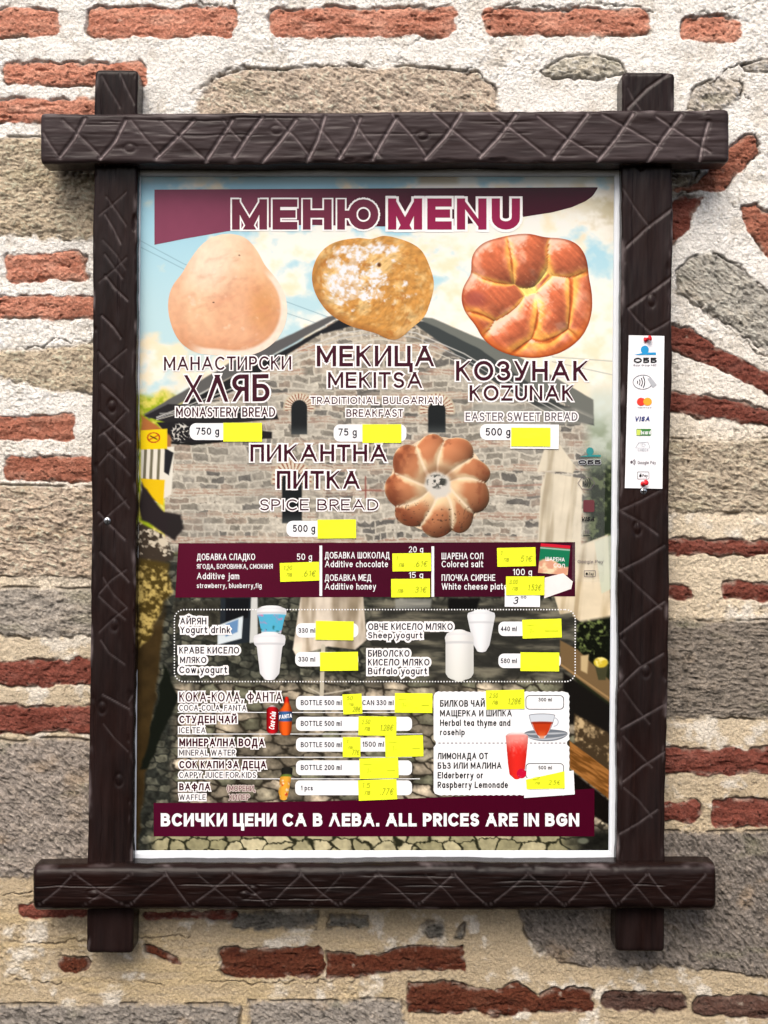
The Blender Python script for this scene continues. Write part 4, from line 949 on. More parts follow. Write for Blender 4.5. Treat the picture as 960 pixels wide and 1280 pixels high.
for tx, x0, x1, y0, y1 in [('ДОБАВКА СЛАДКО', 246, 319, 692, 700), ('ЯГОДА, БОРОВИНКА, СМОКИНЯ', 246, 341, 705, 711), ('Additive jam', 246, 299, 716, 724), ('strawberry, blueberry,fig', 246, 327, 729, 735), ('50 g', 371, 390, 692, 700),
                           ('ДОБАВКА ШОКОЛАД', 406, 487, 690, 698), ('Additive chocolate', 406, 485, 701, 709), ('20 g', 511, 529, 683, 690.5), ('ДОБАВКА МЕД', 406, 464, 718, 726), ('Additive honey', 406, 470, 729, 737), ('15 g', 511, 529, 715, 722.5),
                           ('ШАРЕНА СОЛ', 552, 604, 691, 699), ('Colored salt', 552, 604, 701, 709), ('ПЛОЧКА СИРЕНЕ', 552, 619, 718, 726), ('White cheese plate', 552, 634, 729, 737), ('100 g', 641, 665, 711, 719)]:
    lettering(tx, x0, x1, y0, y1, **wt)
for x, y0, y1 in ((401, 682, 745), (541, 683, 746)): flatpoly('divider', [(x - 1.7, y0), (x + 1.7, y0), (x + 1.7, y1), (x - 1.7, y1)], .45, M_white, ab)
bb = patch('price_banner', lambda u, v: (192 + 551 * u, 1003.5 - 18 * u ** 2.2 + v * (1045.5 - (1003.5 - 18 * u ** 2.2))), banner_col((78, 12, 40), (70, 0, 30)), 60, 8, .2, poster)
lettering('ВСИЧКИ ЦЕНИ СА В ΛЕВА. ALL PRICES ARE IN BGN', 201, 724, 1016.5, 1033, M_white, bb, .5, .235, spc=.13)

T = lambda tx, x0, x1, y0, y1, mat=M_ink, t=.13, halo=1.6, **k: lettering(tx, x0, x1, y0, y1, mat, poster, .5, t, halo, **k)
T('МАНАСТИРСКИ', 205, 364, 446, 463, t=.14, slope=1); T('ХΛЯБ', 230, 337, 469, 503, t=.16, slope=1.5, halo=2); T('MONASTERY BREAD', 220, 344, 509, 521, t=.15, slope=0)
T('МЕКИЦА', 396, 543, 432, 458, t=.17, halo=2); T('MEKITSA', 410, 528, 465, 485, t=.16, halo=2); T('TRADITIONAL BULGARIAN', 388, 552, 496, 505, t=.15); T('BREAKFAST', 433, 504, 511.5, 521, t=.15)
T('КОЗУНАК', 570, 735, 451, 476, t=.17, halo=2); T('KOZUNAK', 587, 717, 481.5, 501, t=.17, halo=2); T('EASTER SWEET BREAD', 582, 722, 515.5, 526, M_grey, .15)
T('ПИКАНТНА', 313, 484, 555.5, 577, t=.17, halo=2); T('ПИТКА', 346, 450, 588.5, 611, t=.17, halo=2); T('SPICE BREAD', 325, 473, 624, 638, t=.13)

def pbox(x0, y0, x1, y1, tx=None, tx0=0, tx1=0, ty0=0, ty1=0, r=8, t=.16, mat=M_white, ink=M_ink2):
    o = flatpoly('price_box', rrect(x0, y0, x1, y1, r), .3, mat, poster)
    for q in (tx if isinstance(tx, list) else [(tx, tx0, tx1, ty0, ty1)]):
        if q[0]: lettering(*q, ink, o, .5, t)
    return o
pbox(237, 529, 300, 550, '750 g', 245, 274, 534.5, 543.5); pbox(417, 530.5, 508, 552, '75 g', 423, 446, 535.5, 544.5); pbox(600, 530, 660, 550, '500 g', 607, 638, 535, 544.5); pbox(358, 651, 410, 671, '500 g', 366, 394, 656, 665)
pbox(370, 779, 448, 797, '330 ml', 373, 394, 785, 791, r=7); pbox(369, 815, 448, 833, '330 ml', 373, 394, 821, 827, r=7); pbox(623, 777, 700, 795, '440 ml', 626, 646, 783, 789, r=7); pbox(623, 817, 701, 835, '580 ml', 626, 646, 823, 829, r=7)
pbox(370, 870, 500, 887.5, [('BOTTLE 500 ml', 376, 427, 875, 881.5), ('CAN 330 ml', 453, 492, 875, 881.5)], r=6); pbox(370, 896, 515, 913.5, '  BOTTLE 500 ml'.strip(), 376, 427, 901, 907.5, r=6)
pbox(370, 922, 490, 939.5, [('BOTTLE 500 ml', 376, 427, 927.5, 934), ('1500 ml', 453, 480, 927, 933.5)], r=6); pbox(370, 950.5, 515, 969, 'BOTTLE 200 ml', 376, 427, 956, 962.5, r=6); pbox(369, 975.5, 515, 994, '1 pcs', 376, 391, 982, 988, r=6)
# dotted rounded outline round the yoghurts
def dotted():
    P = np.array(rrect(218, 762, 719, 852, 12, 8) + [rrect(218, 762, 719, 852, 12, 8)[0]]); seg = np.hypot(*np.diff(P, axis=0).T); cum = np.concatenate([[0], np.cumsum(seg)])
    V = []; F = []
    for s in np.arange(0, cum[-1], 3.6):
        x, y = np.interp(s, cum, P[:, 0]), np.interp(s, cum, P[:, 1]); b = len(V)
        for k in range(6): V.append((x + .95 * math.cos(k * 1.047), y + .95 * math.sin(k * 1.047)))
        F.append(tuple(b + k for k in range(6)))
    V = np.array(V); mesh('dotted_outline', W(V[:, 0], V[:, 1], LAY(.28)), F, M_white, poster, smooth=False)
dotted()
for q in [('АЙРЯН', 225, 258, 772, 780.5), ('Yogurt drink', 225, 288, 783, 791.5), ('КРАВЕ КИСЕЛО', 224, 299, 808.5, 817), ('МЛЯКО', 225, 258, 821, 829), ('Cow yogurt', 224, 284, 833, 841.5), ('ОВЧЕ КИСЕЛО МЛЯКО', 460, 566, 779, 787.5), ('Sheep yogurt', 460, 528, 790, 798), ('БИВОЛСКО', 460, 512, 812.5, 821), ('КИСЕЛО МЛЯКО', 460, 537, 823.5, 832), ('Buffalo yogurt', 460, 534, 834.5, 843)]:
    T(*q, M_ink2, .17, 2.4)
T('КОКА-КОΛА, ФАНТА', 224, 353, 865, 877, t=.14, halo=1.8); T('COCA-COLA, FANTA', 224, 308, 881, 888.5, M_ink2, .145, 1.7)
T('СТУДЕН ЧАЙ', 224, 296, 894.5, 904, t=.2); T('ICE TEA', 224, 257, 909, 916.5, M_ink2, .145, 1.7); T('МИНЕРАЛНА ВОДА', 224, 331, 923, 933, t=.2); T('MINERAL WATER', 224, 294, 937, 944.5, M_ink2, .145, 1.7)
T('СОК КАПИ ЗА ДЕЦА', 224, 333, 951, 960.5, t=.2); T('CAPPY JUICE FOR KIDS', 224, 320, 965, 972.5, M_ink2, .145, 1.7); T('ВАФЛА', 224, 263, 979, 988, t=.2); T('WAFFLE', 224, 257, 993, 1000, M_ink2, .145, 1.7)
M_faint = plain('faint_ink', (104, 62, 72), .2, .14); M_faintw = plain('faint_outline', (196, 184, 176), .2, .14)
T('(МОРЕНИ,', 284, 319, 982, 989, M_faint, .13, .9, hmat=M_faintw); T('ХИЛЕР', 286, 312, 993, 1000, M_faint, .13, .9, hmat=M_faintw)
for y, x1 in ((890.5, 515), (917.5, 528), (946.5, 515), (973.5, 525)): flatpoly('rule_line', [(222, y - .45), (x1, y - .45), (x1, y + .45), (222, y + .45)], .22, M_white, poster)

# tea and lemonade ticket
def ticket():
    P = []
    for x in np.linspace(548, 706, 44): P.append((x, 864 + (.9 if len(P) % 2 else 0)))
    P += [(710, 866), (712, 870)] + [(712 + (.0 if i % 2 else -.8), y) for i, y in enumerate(np.linspace(874, 924, 14))] + [(709, 927), (708.5, 929), (709, 931), (712, 934)] + [(712 + (.0 if i % 2 else -.8), y) for i, y in enumerate(np.linspace(938, 988, 14))] + [(710, 992), (706, 994)]
    P += [(x, 994.5 - (.9 if i % 2 else 0)) for i, x in enumerate(np.linspace(704, 548, 44))] + [(543.5, 992), (542, 988), (542, 934), (544.5, 931), (545, 929), (544.5, 927), (542, 924), (542, 870), (544, 866)]
    o = flatpoly('drinks_panel', P, .3, M_white, poster)
    for tx, x0, x1, y0, y1 in [('БИЛКОВ ЧАЙ', 550, 606, 875, 883.5), ('МАЩЕРКА И ШИПКА', 550, 640, 887.5, 895.5), ('Herbal tea thyme and', 550, 638, 899.5, 907.5), ('rosehip', 550, 581, 911.5, 919), ('ЛИМОНАДА ОТ', 547, 610, 941, 949), ('БЪЗ ИЛИ МАЛИНА', 547, 627, 953, 961), ('Elderberry or', 547, 604, 965, 973), ('Raspberry Lemonade', 547, 635, 977, 985)]:
        lettering(tx, x0, x1, y0, y1, M_black, o, .5, .17)
    V = []; F = []
    for x in np.arange(548, 706, 5.2):
        b = len(V); V += [(x, 928.3), (x + 2.8, 928.3), (x + 2.8, 929.4), (x, 929.4)]; F.append((b, b + 1, b + 2, b + 3))
    V = np.array(V); mesh('perforation_line', W(V[:, 0], V[:, 1], LAY(.4)), F, M_grey, o, smooth=False)
    for (x0, y0, x1, y1), tx in (((657, 869, 705, 887), '300 ml'), ((657, 954, 705, 974), '500 ml')):
        a = np.array(rrect(x0, y0, x1, y1, 5)); b = np.array(rrect(x0 + .9, y0 + .9, x1 - .9, y1 - .9, 4.2)); n = len(a); V = np.vstack([a, b])
        mesh('volume_box', W(V[:, 0], V[:, 1], LAY(.42)), [(i, (i + 1) % n, n + (i + 1) % n, n + i) for i in range(n)], M_black, o, smooth=False)
        lettering(tx, 673, 690, y0 + 3.2, y0 + 7.8, M_black, o, .5, .18)
    return o
tick = ticket()

# ------------------------------------------------------------------ little product pictures
def side(pts):      # pts: (y, xl, xr) from top to bottom
    P = np.array(pts, float)
    def f(u, v):
        y = P[0, 0] + (P[-1, 0] - P[0, 0]) * v; xl = np.interp(y, P[:, 0], P[:, 1]); xr = np.interp(y, P[:, 0], P[:, 2]); bow = 2.2 * np.sqrt(np.clip(1 - (2 * u - 1) ** 2, 0, 1)) * (2 * v - 1)
        return xl + (xr - xl) * u, y + bow
    return f
def cupcol(top, bot, rimh=.14, art=None):
    def f(x, y, u, v):
        s = .90 + .12 * np.sin(np.clip(u * 1.1 + .05, 0, 1) * math.pi)
        c = mix(np.broadcast_to(A_(*top), x.shape + (3,)), A_(*bot), v) * s[..., None]
        c = mix(c, A_(190, 192, 196), sstep(.02, 0, np.abs(v - rimh) - .012) * .6)
        c = mix(c, A_(214, 218, 224), sstep(.035, .0, np.abs(v - .085)) * .5)
        if art: c = art(c, x, y, u, v)
        return c
    return f
def blue_art(c, x, y, u, v):
    c = mix(c, mix(np.broadcast_to(A_(70, 176, 212), x.shape + (3,)), A_(206, 120, 170), sstep(.15, .7, fbm(x / 5, y / 5, 301, 3))), sstep(.22, .26, v) * sstep(.8, .7, v) * .9)
    return mix(c, A_(30, 90, 80), sstep(.2, .5, fbm(x / 4, y / 4, 305, 2)) * sstep(.5, .6, v) * sstep(.8, .7, v) * .8)
def cup(name, pts, fc, mm, parent=poster, lab=None, nu=24, nv=44):
    o = patch(name, side(pts), fc, nu, nv, mm, parent)
    if lab: o['label'] = lab
    return o
cup('cup_picture', [(759, 326, 352), (761, 321, 358), (768, 321, 358), (771, 323, 356), (797, 328, 350), (799, 332, 346)], cupcol((246, 248, 250), (222, 228, 234), .2, blue_art), .3, lab='picture of a tapered cup with a blue printed band')
cup('cup_picture', [(792, 326, 348), (794, 318, 356), (799, 316.5, 357), (806, 318, 356), (808, 321, 353), (842, 325, 349), (848, 330, 344)], cupcol((250, 250, 252), (238, 240, 242), .24), .36, lab='picture of a plain white tapered cup')
cup('cup_picture', [(764, 592, 612), (766, 585, 618), (770, 584, 619), (780, 586, 617), (806, 592, 612), (813, 596, 608)], cupcol((244, 248, 250), (236, 238, 240), .3), .3, lab='picture of a white tapered tub behind a taller tub')
cup('cup_picture', [(789, 566, 582), (791, 559, 590), (797, 556, 592), (803, 557, 592), (842, 557, 592), (848, 561, 588), (850, 568, 580)], cupcol((244, 244, 242), (228, 230, 222), .24), .36, lab='picture of a straight cream tub')
# cola can and orange bottle
def cancol(x, y, u, v):
    s = .55 + .5 * np.sin(np.clip(u * 1.1, 0, 1) * math.pi); return mix(np.broadcast_to(A_(196, 20, 30), x.shape + (3,)), A_(200, 200, 204), np.maximum(sstep(.06, .02, v), sstep(.95, .99, v))) * s[..., None]
can = cup('can_picture', [(884, 336, 345), (886, 333.5, 347.5), (888, 333, 348), (913, 333, 348), (916, 335, 346)], cancol, .3)
lettering('Coca-Cola', 329, 351, 897, 904, M_white, can, .4, .14, rot=(340.5, 900.5, -84), shear=.15)
def botcol(x, y, u, v):
    s = .6 + .5 * np.sin(np.clip(u * 1.1, 0, 1) * math.pi)
    c = mix(np.broadcast_to(A_(232, 92, 28), x.shape + (3,)), A_(206, 40, 26), sstep(.2, .1, v)); c = mix(c, A_(52, 96, 150), sstep(.36, .40, v) * sstep(.66, .62, v))
    return c * s[..., None]
bot = cup('bottle_picture', [(873, 356, 361), (879, 355, 362), (882, 354, 363), (888, 349, 365), (893, 348, 365.5), (912, 349, 364.5), (917, 351, 363)], botcol, .34)
lettering('FANTA', 349, 365, 894, 899, M_white, bot, .45, .2, slope=2)
def juicol(x, y, u, v):
    c = mix(np.broadcast_to(A_(236, 170, 60), x.shape + (3,)), A_(240, 226, 190), sstep(.1, .5, fbm(x / 4, y / 4, 311, 3))); c = mix(c, A_(34, 34, 30), sstep(.24, .2, v)); c = mix(c, A_(210, 70, 40), sstep(.3, .5, fbm(x / 5, y / 5, 315, 2)) * sstep(.4, .6, v))
    return mix(c, A_(90, 120, 50), sstep(.3, .26, v) * sstep(.2, .24, v)) * (.8 + .25 * np.sin(u * math.pi))[..., None]
cup('bottle_picture', [(961, 352, 366), (968, 352, 365), (972, 350, 364), (990, 348, 361), (998, 350, 359)], juicol, .3, lab='picture of a small juice carton')
# salt packet and cheese block
def pakcol(x, y, u, v):
    c = mix(np.broadcast_to(A_(24, 122, 84), x.shape + (3,)), A_(210, 30, 54), sstep(.13, .10, v)); c = mix(c, A_(226, 232, 224), sstep(.02, .0, np.abs(v - .155) - .012) * .8)
    c = mix(c, mix(np.broadcast_to(A_(222, 160, 130), x.shape + (3,)), A_(240, 220, 180), sstep(-.2, .4, fbm(x / 7, y / 5, 321, 3))), sstep(.58, .64, v + .12 * np.sin(u * 5)) ); return c
pk = patch('packet_picture', lambda u, v: (676 + 37 * u - 3.5 * v, 679 + 3 * u + 37 * v), pakcol, 30, 34, .3, ab)
lettering('ШАРЕНА', 682, 706, 696, 701, M_white, pk, .42, .14, slope=-1); lettering('СОЛ', 692, 706, 704, 709, M_white, pk, .42, .14, slope=-1)
ch_ = flatpoly('cheese_picture', [(681, 722), (704, 716.5), (716, 727), (714, 736), (680, 748)], .36, plain('cheese', (222, 216, 214), .2, .14), ab)
# tea cup and lemonade
def teacol(x, y, u, v):
    c = mix(np.broadcast_to(A_(214, 222, 230), x.shape + (3,)), A_(196, 62, 26), sstep(.30, .36, v) * sstep(.02, .08, u) * sstep(.98, .92, u) * sstep(.93, .86, v)); c = mix(c, A_(122, 26, 14), sstep(.3, .36, v) * sstep(.44, .38, v) * .6)
    c = mix(c, A_(236, 120, 60), sstep(.6, .9, v) * sstep(.35, .2, np.abs(u - .5)) * .6); c = mix(c, A_(70, 74, 84), sstep(.05, .0, v) * .7 + (sstep(.045, .0, u) + sstep(.955, 1, u)) * .5); return c
def saucol(x, y, u, v): return mix(np.broadcast_to(A_(206, 212, 218), x.shape + (3,)), A_(96, 104, 114), sstep(.15, .6, np.abs(np.sin(v * 7 + u))) * .8)
patch('saucer_picture', lambda u, v: (682.5 + 27 * (2 * u - 1), 919 + (v - .5) * 15 * np.sqrt(np.clip(1 - (2 * u - 1) ** 2, 0.02, 1)) - 2 * np.abs(2 * u - 1) ** 3), saucol, 40, 14, .4, tick)
cup('cup_picture', [(894, 661, 694), (897, 661.5, 693.5), (905, 664, 691), (912, 667, 688), (918, 671, 684), (921, 673, 682)], teacol, .45, tick, 'picture of a glass cup of red tea')
Vh = np.array([(692 + 6.5 * math.sin(t) * k, 902.5 - 6 * math.cos(t) * k) for k in (1, .78) for t in np.linspace(0, math.pi, 12)])
mesh('cup_handle_picture', W(Vh[:, 0], Vh[:, 1], LAY(.47)), [(i, i + 1, 13 + i, 12 + i) for i in range(11)], plain('glass_grey', (170, 178, 188), .2, .14), tick, smooth=False)
def lemcol(x, y, u, v):
    n = fbm(x / 5, y / 6, 331, 3); c = mix(np.broadcast_to(A_(244, 150, 140), x.shape + (3,)), A_(226, 44, 36), sstep(.12, .45, v + .12 * n)); c = mix(c, A_(250, 190, 180), sstep(.2, .5, n) * .5 * sstep(.6, .3, v)); c = mix(c, A_(240, 232, 232), sstep(.08, .02, v)); return c * (.9 + .14 * np.sin(u * math.pi))[..., None]
cup('glass_picture', [(917, 636, 656), (919, 632, 660), (925, 632.5, 660), (955, 635, 657), (968, 637, 655), (972, 642, 650)], lemcol, .45, tick, 'picture of a tall glass of red lemonade')
polar('raspberry_picture', 652, 967, lambda th: 6 + 0 * th, lambda x, y, r, t: mix(np.broadcast_to(A_(206, 20, 60), x.shape + (3,)), A_(240, 110, 130), sstep(.1, .6, fbm(x / 2.5, y / 2.5, 341, 2))), .5, tick, 30, 8)

# ================================================================== STICKERS (each one a thing)
def sheet(name, pts, base, mat, label, cat, group, curl=.0008, seed=0, th=.00018):
    """a thin paper sticker with a slightly lifted edge; pts = TL, TR, BR, BL in px"""
    P = np.array(pts, float); nu, nv = 14, 8
    u, v = np.meshgrid(np.linspace(0, 1, nu), np.linspace(0, 1, nv), indexing='ij')
    Q = (P[0] * ((1 - u) * (1 - v))[..., None] + P[1] * (u * (1 - v))[..., None] + P[2] * (u * v)[..., None] + P[3] * ((1 - u) * v)[..., None])
    r = np.random.default_rng(seed + 5)
    lift = curl * (np.clip(u - .7, 0, 1) / .3) ** 2 * r.uniform(.2, 1) + curl * (np.clip(.2 - u, 0, 1) / .2) ** 2 * r.uniform(0, .7) + .0005 * fbm(u * 3 + seed, v * 2, seed + 2, 3)
    z = base + .0001 + np.maximum(lift, 0)
    top = W(Q[..., 0], Q[..., 1], z + th).reshape(-1, 3); bot = W(Q[..., 0], Q[..., 1], z).reshape(-1, 3)
    F = gridfaces(nu, nv).tolist(); n = len(top); F2 = [tuple(f) for f in F] + [tuple(n + k for k in f[::-1]) for f in F]
    ring = [i * nv for i in range(nu)] + [(nu - 1) * nv + j for j in range(1, nv)] + [i * nv + nv - 1 for i in range(nu - 2, -1, -1)] + [j for j in range(nv - 2, 0, -1)]
    for a, b in zip(ring, ring[1:] + ring[:1]): F2.append((b, a, n + a, n + b))
    o = mesh(name, np.vstack([top, bot]), F2, mat, smooth=False)
    tag(o, label, cat, group); o['lift'] = float(z.max() + th)
    return o
SB = DPOS + .0008
GY = 'yellow price stickers on the menu poster'
ST_ = [((279, 528.5, 327.5, 552), 0, 'blank yellow price sticker beside 750 g of the monastery bread', None), ((453, 530.5, 501.5, 553.5), 0, 'blank yellow price sticker beside 75 g under the fried dough', None),
       ((397, 649.5, 445, 673), -.6, 'blank yellow price sticker beside 500 g of the spice bread', None),
       ((350, 703, 399, 726.5), -2, 'yellow price sticker under 50 g beside the jam lines', ('1.20', 'лв', '.61€')), ((490.5, 691.5, 538.5, 714), -.8, 'yellow price sticker under 20 g beside the chocolate lines', ('1', 'лв', '.61€')),
       ((489, 723.5, 537.5, 746.5), -.5, 'yellow price sticker under 15 g beside the honey lines', ('', 'лв', '.31€')), ((621.5, 684.5, 669.5, 708), -1.2, 'yellow price sticker beside the coloured salt lines, left of the green packet', ('1', 'лв', '.51€')),
       ((394.5, 776.5, 442, 800), 1, 'blank yellow price sticker beside the yogurt drink 330 ml box', None), ((400, 815, 447.5, 838.5), -.8, 'blank yellow price sticker beside the cow yogurt 330 ml box', None),
       ((653, 774, 702, 797.5), -1.8, 'yellow price sticker beside the sheep yogurt 440 ml box', ('-', '1-', '-', 0)), ((650.5, 815.5, 699, 839), .5, 'blank yellow price sticker beside the buffalo yogurt 580 ml box', None),
       ((428.5, 867.5, 452.5, 892.5), -3, 'narrow yellow price sticker between the bottle 500 ml and can 330 ml words', ('50', 'лв', '28€')), ((493.5, 866.5, 540.5, 891), .6, 'yellow price sticker at the right end of the can 330 ml row', ('-', '1-', '.-', 0)),
       ((448, 895.5, 495.5, 919.5), .8, 'yellow price sticker in the ice tea row', ('2.50', 'лв', '1.28€')), ((428.5, 921.5, 450.5, 946.5), 0, 'narrow yellow price sticker before 1500 ml in the mineral water row', ('1', 'лв', '77€')),
       ((481.5, 919.5, 529, 946), -1.6, 'yellow price sticker after 1500 ml in the mineral water row', ('-', '1-', '.-', 0)), ((449.5, 947.5, 498, 973), -2, 'yellow price sticker in the bottle 200 ml juice row', ('-', '1-', '.-', 0)),
       ((448, 974.5, 496, 1000), -2.4, 'lowest yellow price sticker, at the right of the 1 pcs waffle row', ('1.5', 'лв', '.77€')), ((607.5, 862.5, 655.5, 886.5), -1.4, 'yellow price sticker on the tea panel beside the outlined 300 ml box', ('2.50', 'лв', '1.28€'))]
def handwrite(o, x0, y0, x1, y1, hw, base, mat):
    w, h = x1 - x0, y1 - y0
    V0 = []
    if w > 35:
        if hw[0]: lettering(hw[0], x0 + w * .08, x0 + w * .3, y0 + h * .16, y0 + h * .40, mat, o, .3, .10, base=base, name='handwriting', shear=.2)
        lettering(hw[1], x0 + w * .16, x0 + w * .30, y0 + h * .48, y0 + h * .74, mat, o, .3, .10, base=base, name='handwriting', shear=.2)
        lettering(hw[2], x0 + w * .56, x0 + w * .90, y0 + h * .42, y0 + h * .74, mat, o, .3, .10, base=base, name='handwriting', shear=.2)
    else:
        lettering(hw[0], x0 + w * .2, x0 + w * .5, y0 + h * .1, y0 + h * .30, mat, o, .3, .10, base=base, name='handwriting', shear=.2)
        lettering(hw[1], x0 + w * .3, x0 + w * .55, y0 + h * .4, y0 + h * .58, mat, o, .3, .10, base=base, name='handwriting', shear=.2)
        lettering(hw[2], x0 + w * .5, x0 + w * .9, y0 + h * .62, y0 + h * .88, mat, o, .3, .10, base=base, name='handwriting', shear=.2)
def rotq(x0, y0, x1, y1, a):
    cx, cy = (x0 + x1) / 2, (y0 + y1) / 2; c, s = math.cos(rad(a)), math.sin(rad(a))
    return [(cx + (x - cx) * c - (y - cy) * s, cy + (x - cx) * s + (y - cy) * c) for x, y in ((x0, y0), (x1, y0), (x1, y1), (x0, y1))]
for i, (b, a, lab, hw) in enumerate(ST_):
    o = sheet('price_sticker', rotq(*b, a), SB, M_yellow, lab, 'sticker', GY, seed=i)
    if hw: handwrite(o, *b, hw, o['lift'] - .0001, M_pencil2 if len(hw) > 3 else M_pencil)
    del o['lift']
# white stickers and the yellow ones stuck over them
GW = 'white stickers under yellow ones'
o = sheet('blank_sticker', rotq(638, 530.5, 698.5, 561, .5), SB, M_paper, 'larger white sticker behind the yellow one beside 500 g of the Easter bread', 'sticker', GW, .0003, 50); zt = o['lift']; del o['lift']
o = sheet('price_sticker', rotq(639, 534.5, 688, 558, .3), zt, M_yellow, 'blank yellow price sticker on a larger white sticker under the Easter sweet bread', 'sticker', GY, seed=51); del o['lift']
o = sheet('blank_sticker', rotq(631, 734, 675, 758.5, .5), SB, M_paper, 'white sticker with a handwritten 3 under the cheese price', 'sticker', GW, .0003, 52); zt = o['lift']
lettering('3', 641, 647, 746, 755, M_black, o, .15, .13, base=zt, name='handwriting', shear=.25); lettering('00', 651, 658, 745, 748, M_black, o, .15, .2, base=zt, name='handwriting'); del o['lift']
o = sheet('price_sticker', rotq(632.5, 720.5, 680.5, 744, 0), zt, M_yellow, 'yellow price sticker under 100 g, left of the white cheese block', 'sticker', GY, seed=53); handwrite(o, 632.5, 720.5, 680.5, 744, ('3.00', 'лв', '1.53€'), o['lift'] - .0001, M_pencil); del o['lift']
o = sheet('blank_sticker', [(657, 973), (717, 963), (718.5, 993), (655, 997.5)], SB, M_paper, 'tilted white sticker overlapping the lower right corner of the drinks panel', 'sticker', GW, .0006, 54); zt = o['lift']; del o['lift']
o = sheet('price_sticker', [(658, 976), (671, 971), (706, 964), (706, 985)], zt, M_yellow, 'torn yellow price sticker with a slanting top edge beside the lemonade', 'sticker', GY, .0004, 55)
bpy.data.objects.remove(o)
o = sheet('price_sticker', [(657.5, 974.5), (705.5, 964), (706, 985.5), (658.5, 986.5)], zt, M_yellow, 'yellow price sticker with a slanting top edge beside the lemonade glass', 'sticker', GY, .0004, 55); handwrite(o, 662, 968, 704, 985, ('2', 'лв', '2.5€'), o['lift'] - .0001, M_pencil); del o['lift']

# ================================================================== PAYMENT NOTICE, PINS, CLEAR STICKER
M_teal = plain('teal_ink', (20, 140, 196), .45, .3); M_red = plain('red_ink', (226, 52, 36), .45, .3); M_orange = plain('orange_ink', (244, 160, 40), .45, .3); M_navy = plain('navy_ink', (34, 48, 110), .45, .3); M_green = plain('green_ink', (60, 120, 60), .45, .3); M_lime = plain('lime_ink', (190, 206, 90), .45, .3); M_g2 = plain('pale_grey_ink', (168, 172, 178), .45, .3)
def disc(name, cx, cy, rx, ry, mm, mat, parent, base, n=24):
    return flatpoly(name, [(cx + rx * math.cos(k * 2 * math.pi / n), cy + ry * math.sin(k * 2 * math.pi / n)) for k in range(n)], mm, mat, parent, base)
def arcs(name, cx, cy, rr, a, wd, mm, mat, parent, base):
    V = []; F = []
    for r in rr:
        b = len(V); n = 9
        for k in range(n):
            t = rad(-a + 2 * a * k / (n - 1)); V += [(cx + (r - wd) * math.cos(t), cy + (r - wd) * math.sin(t)), (cx + (r + wd) * math.cos(t), cy + (r + wd) * math.sin(t))]
        F += [(b + 2 * k, b + 2 * k + 1, b + 2 * k + 3, b + 2 * k + 2) for k in range(n - 1)]
    V = np.array(V); return mesh(name, W(V[:, 0], V[:, 1], base + mm * .001), F, mat, parent, smooth=False)
def ring(name, pts_o, pts_i, mm, mat, parent, base):
    n = len(pts_o); V = np.array(list(pts_o) + list(pts_i)); return mesh(name, W(V[:, 0], V[:, 1], base + mm * .001), [(i, (i + 1) % n, n + (i + 1) % n, n + i) for i in range(n)], mat, parent, smooth=False)
def ell(cx, cy, rx, ry, n=26): return [(cx + rx * math.cos(k * 2 * math.pi / n), cy + ry * math.sin(k * 2 * math.pi / n)) for k in range(n)]

def notice():
    b = DP_POST + .0012
    o = sheet('payment_notice', [(786, 419), (830.5, 420), (828, 611), (781, 610)], b, M_paper, 'narrow white card payment notice pinned to the right wooden post', 'notice', None, .0012, 70)
    z = o['lift'] + .0001; del o['lift']
    disc('bank_emblem', 806, 437, 5, 5, .05, M_teal, o, z); flatpoly('bank_emblem', [(792, 443.5), (806, 440.5), (820, 440.5), (820, 443.5)], .08, M_teal, o, z)
    lettering('ОББ', 792, 821, 447, 453.5, M_black, o, .05, .26, base=z); lettering('Bank Group KBC', 792, 821, 455.2, 457.6, M_grey, o, .05, .15, base=z)
    ring('contactless_symbol', ell(803.5, 477.5, 12.5, 9.2), ell(803.5, 477.5, 11.9, 8.6), .05, M_ink2, o, z); arcs('contactless_symbol', 794, 477.5, (3, 6, 9, 12), 35, .55, .08, M_ink2, o, z)
    flatpoly('contactless_symbol', [(809, 473), (814, 472), (821, 481), (816, 485)], .1, M_g2, o, z)
    disc('card_emblem', 801.5, 502, 5.4, 5, .05, M_red, o, z); disc('card_emblem', 809.5, 502, 5.4, 5, .08, M_orange, o, z); lettering('mastercard', 797, 814, 508.4, 510.2, M_grey, o, .05, .15, base=z)
    lettering('VISA', 793, 812, 520.5, 526.5, M_navy, o, .05, .24, base=z, shear=.2)
    flatpoly('card_emblem', rrect(795.5, 536, 814, 544.5, 1), .05, M_green, o, z); flatpoly('card_emblem', [(795.5, 544), (796, 537), (801, 537), (800, 544)], .08, M_lime, o, z); lettering('bcard', 801, 813.5, 538, 543, M_white, o, .11, .16, base=z)
    ring('card_emblem', [(794, 560), (798, 553), (810, 552), (813, 560)], [(795, 559.6), (798.6, 553.8), (809.5, 552.8), (812, 559.6)], .05, M_g2, o, z); lettering('ID', 801, 807, 554.5, 558, M_g2, o, .05, .16, base=z); lettering('CHECK', 797, 811, 560.8, 564, M_g2, o, .05, .2, base=z)
    disc('phone_symbol', 789.5, 577.5, 1.6, 1.8, .05, M_grey, o, z); arcs('phone_symbol', 789.5, 577.5, (3.2, 4.6), 50, .4, .08, M_grey, o, z)
    lettering('Google Pay', 797, 820, 576, 580, M_grey, o, .05, .13, base=z)
    ring('pay_symbol', rrect(796.5, 589.5, 811.5, 599, 1.5), rrect(797, 590, 811, 598.5, 1.1), .05, M_black, o, z); disc('pay_symbol', 800.6, 594.6, 1.6, 1.8, .07, M_black, o, z); disc('pay_symbol', 801.2, 592.2, .7, .5, .07, M_black, o, z); lettering('Pay', 803, 809.5, 592.6, 596.2, M_black, o, .07, .15, base=z)
    return o
notice()
M_pin = plain('red_pin', (206, 24, 34), .25, .5)
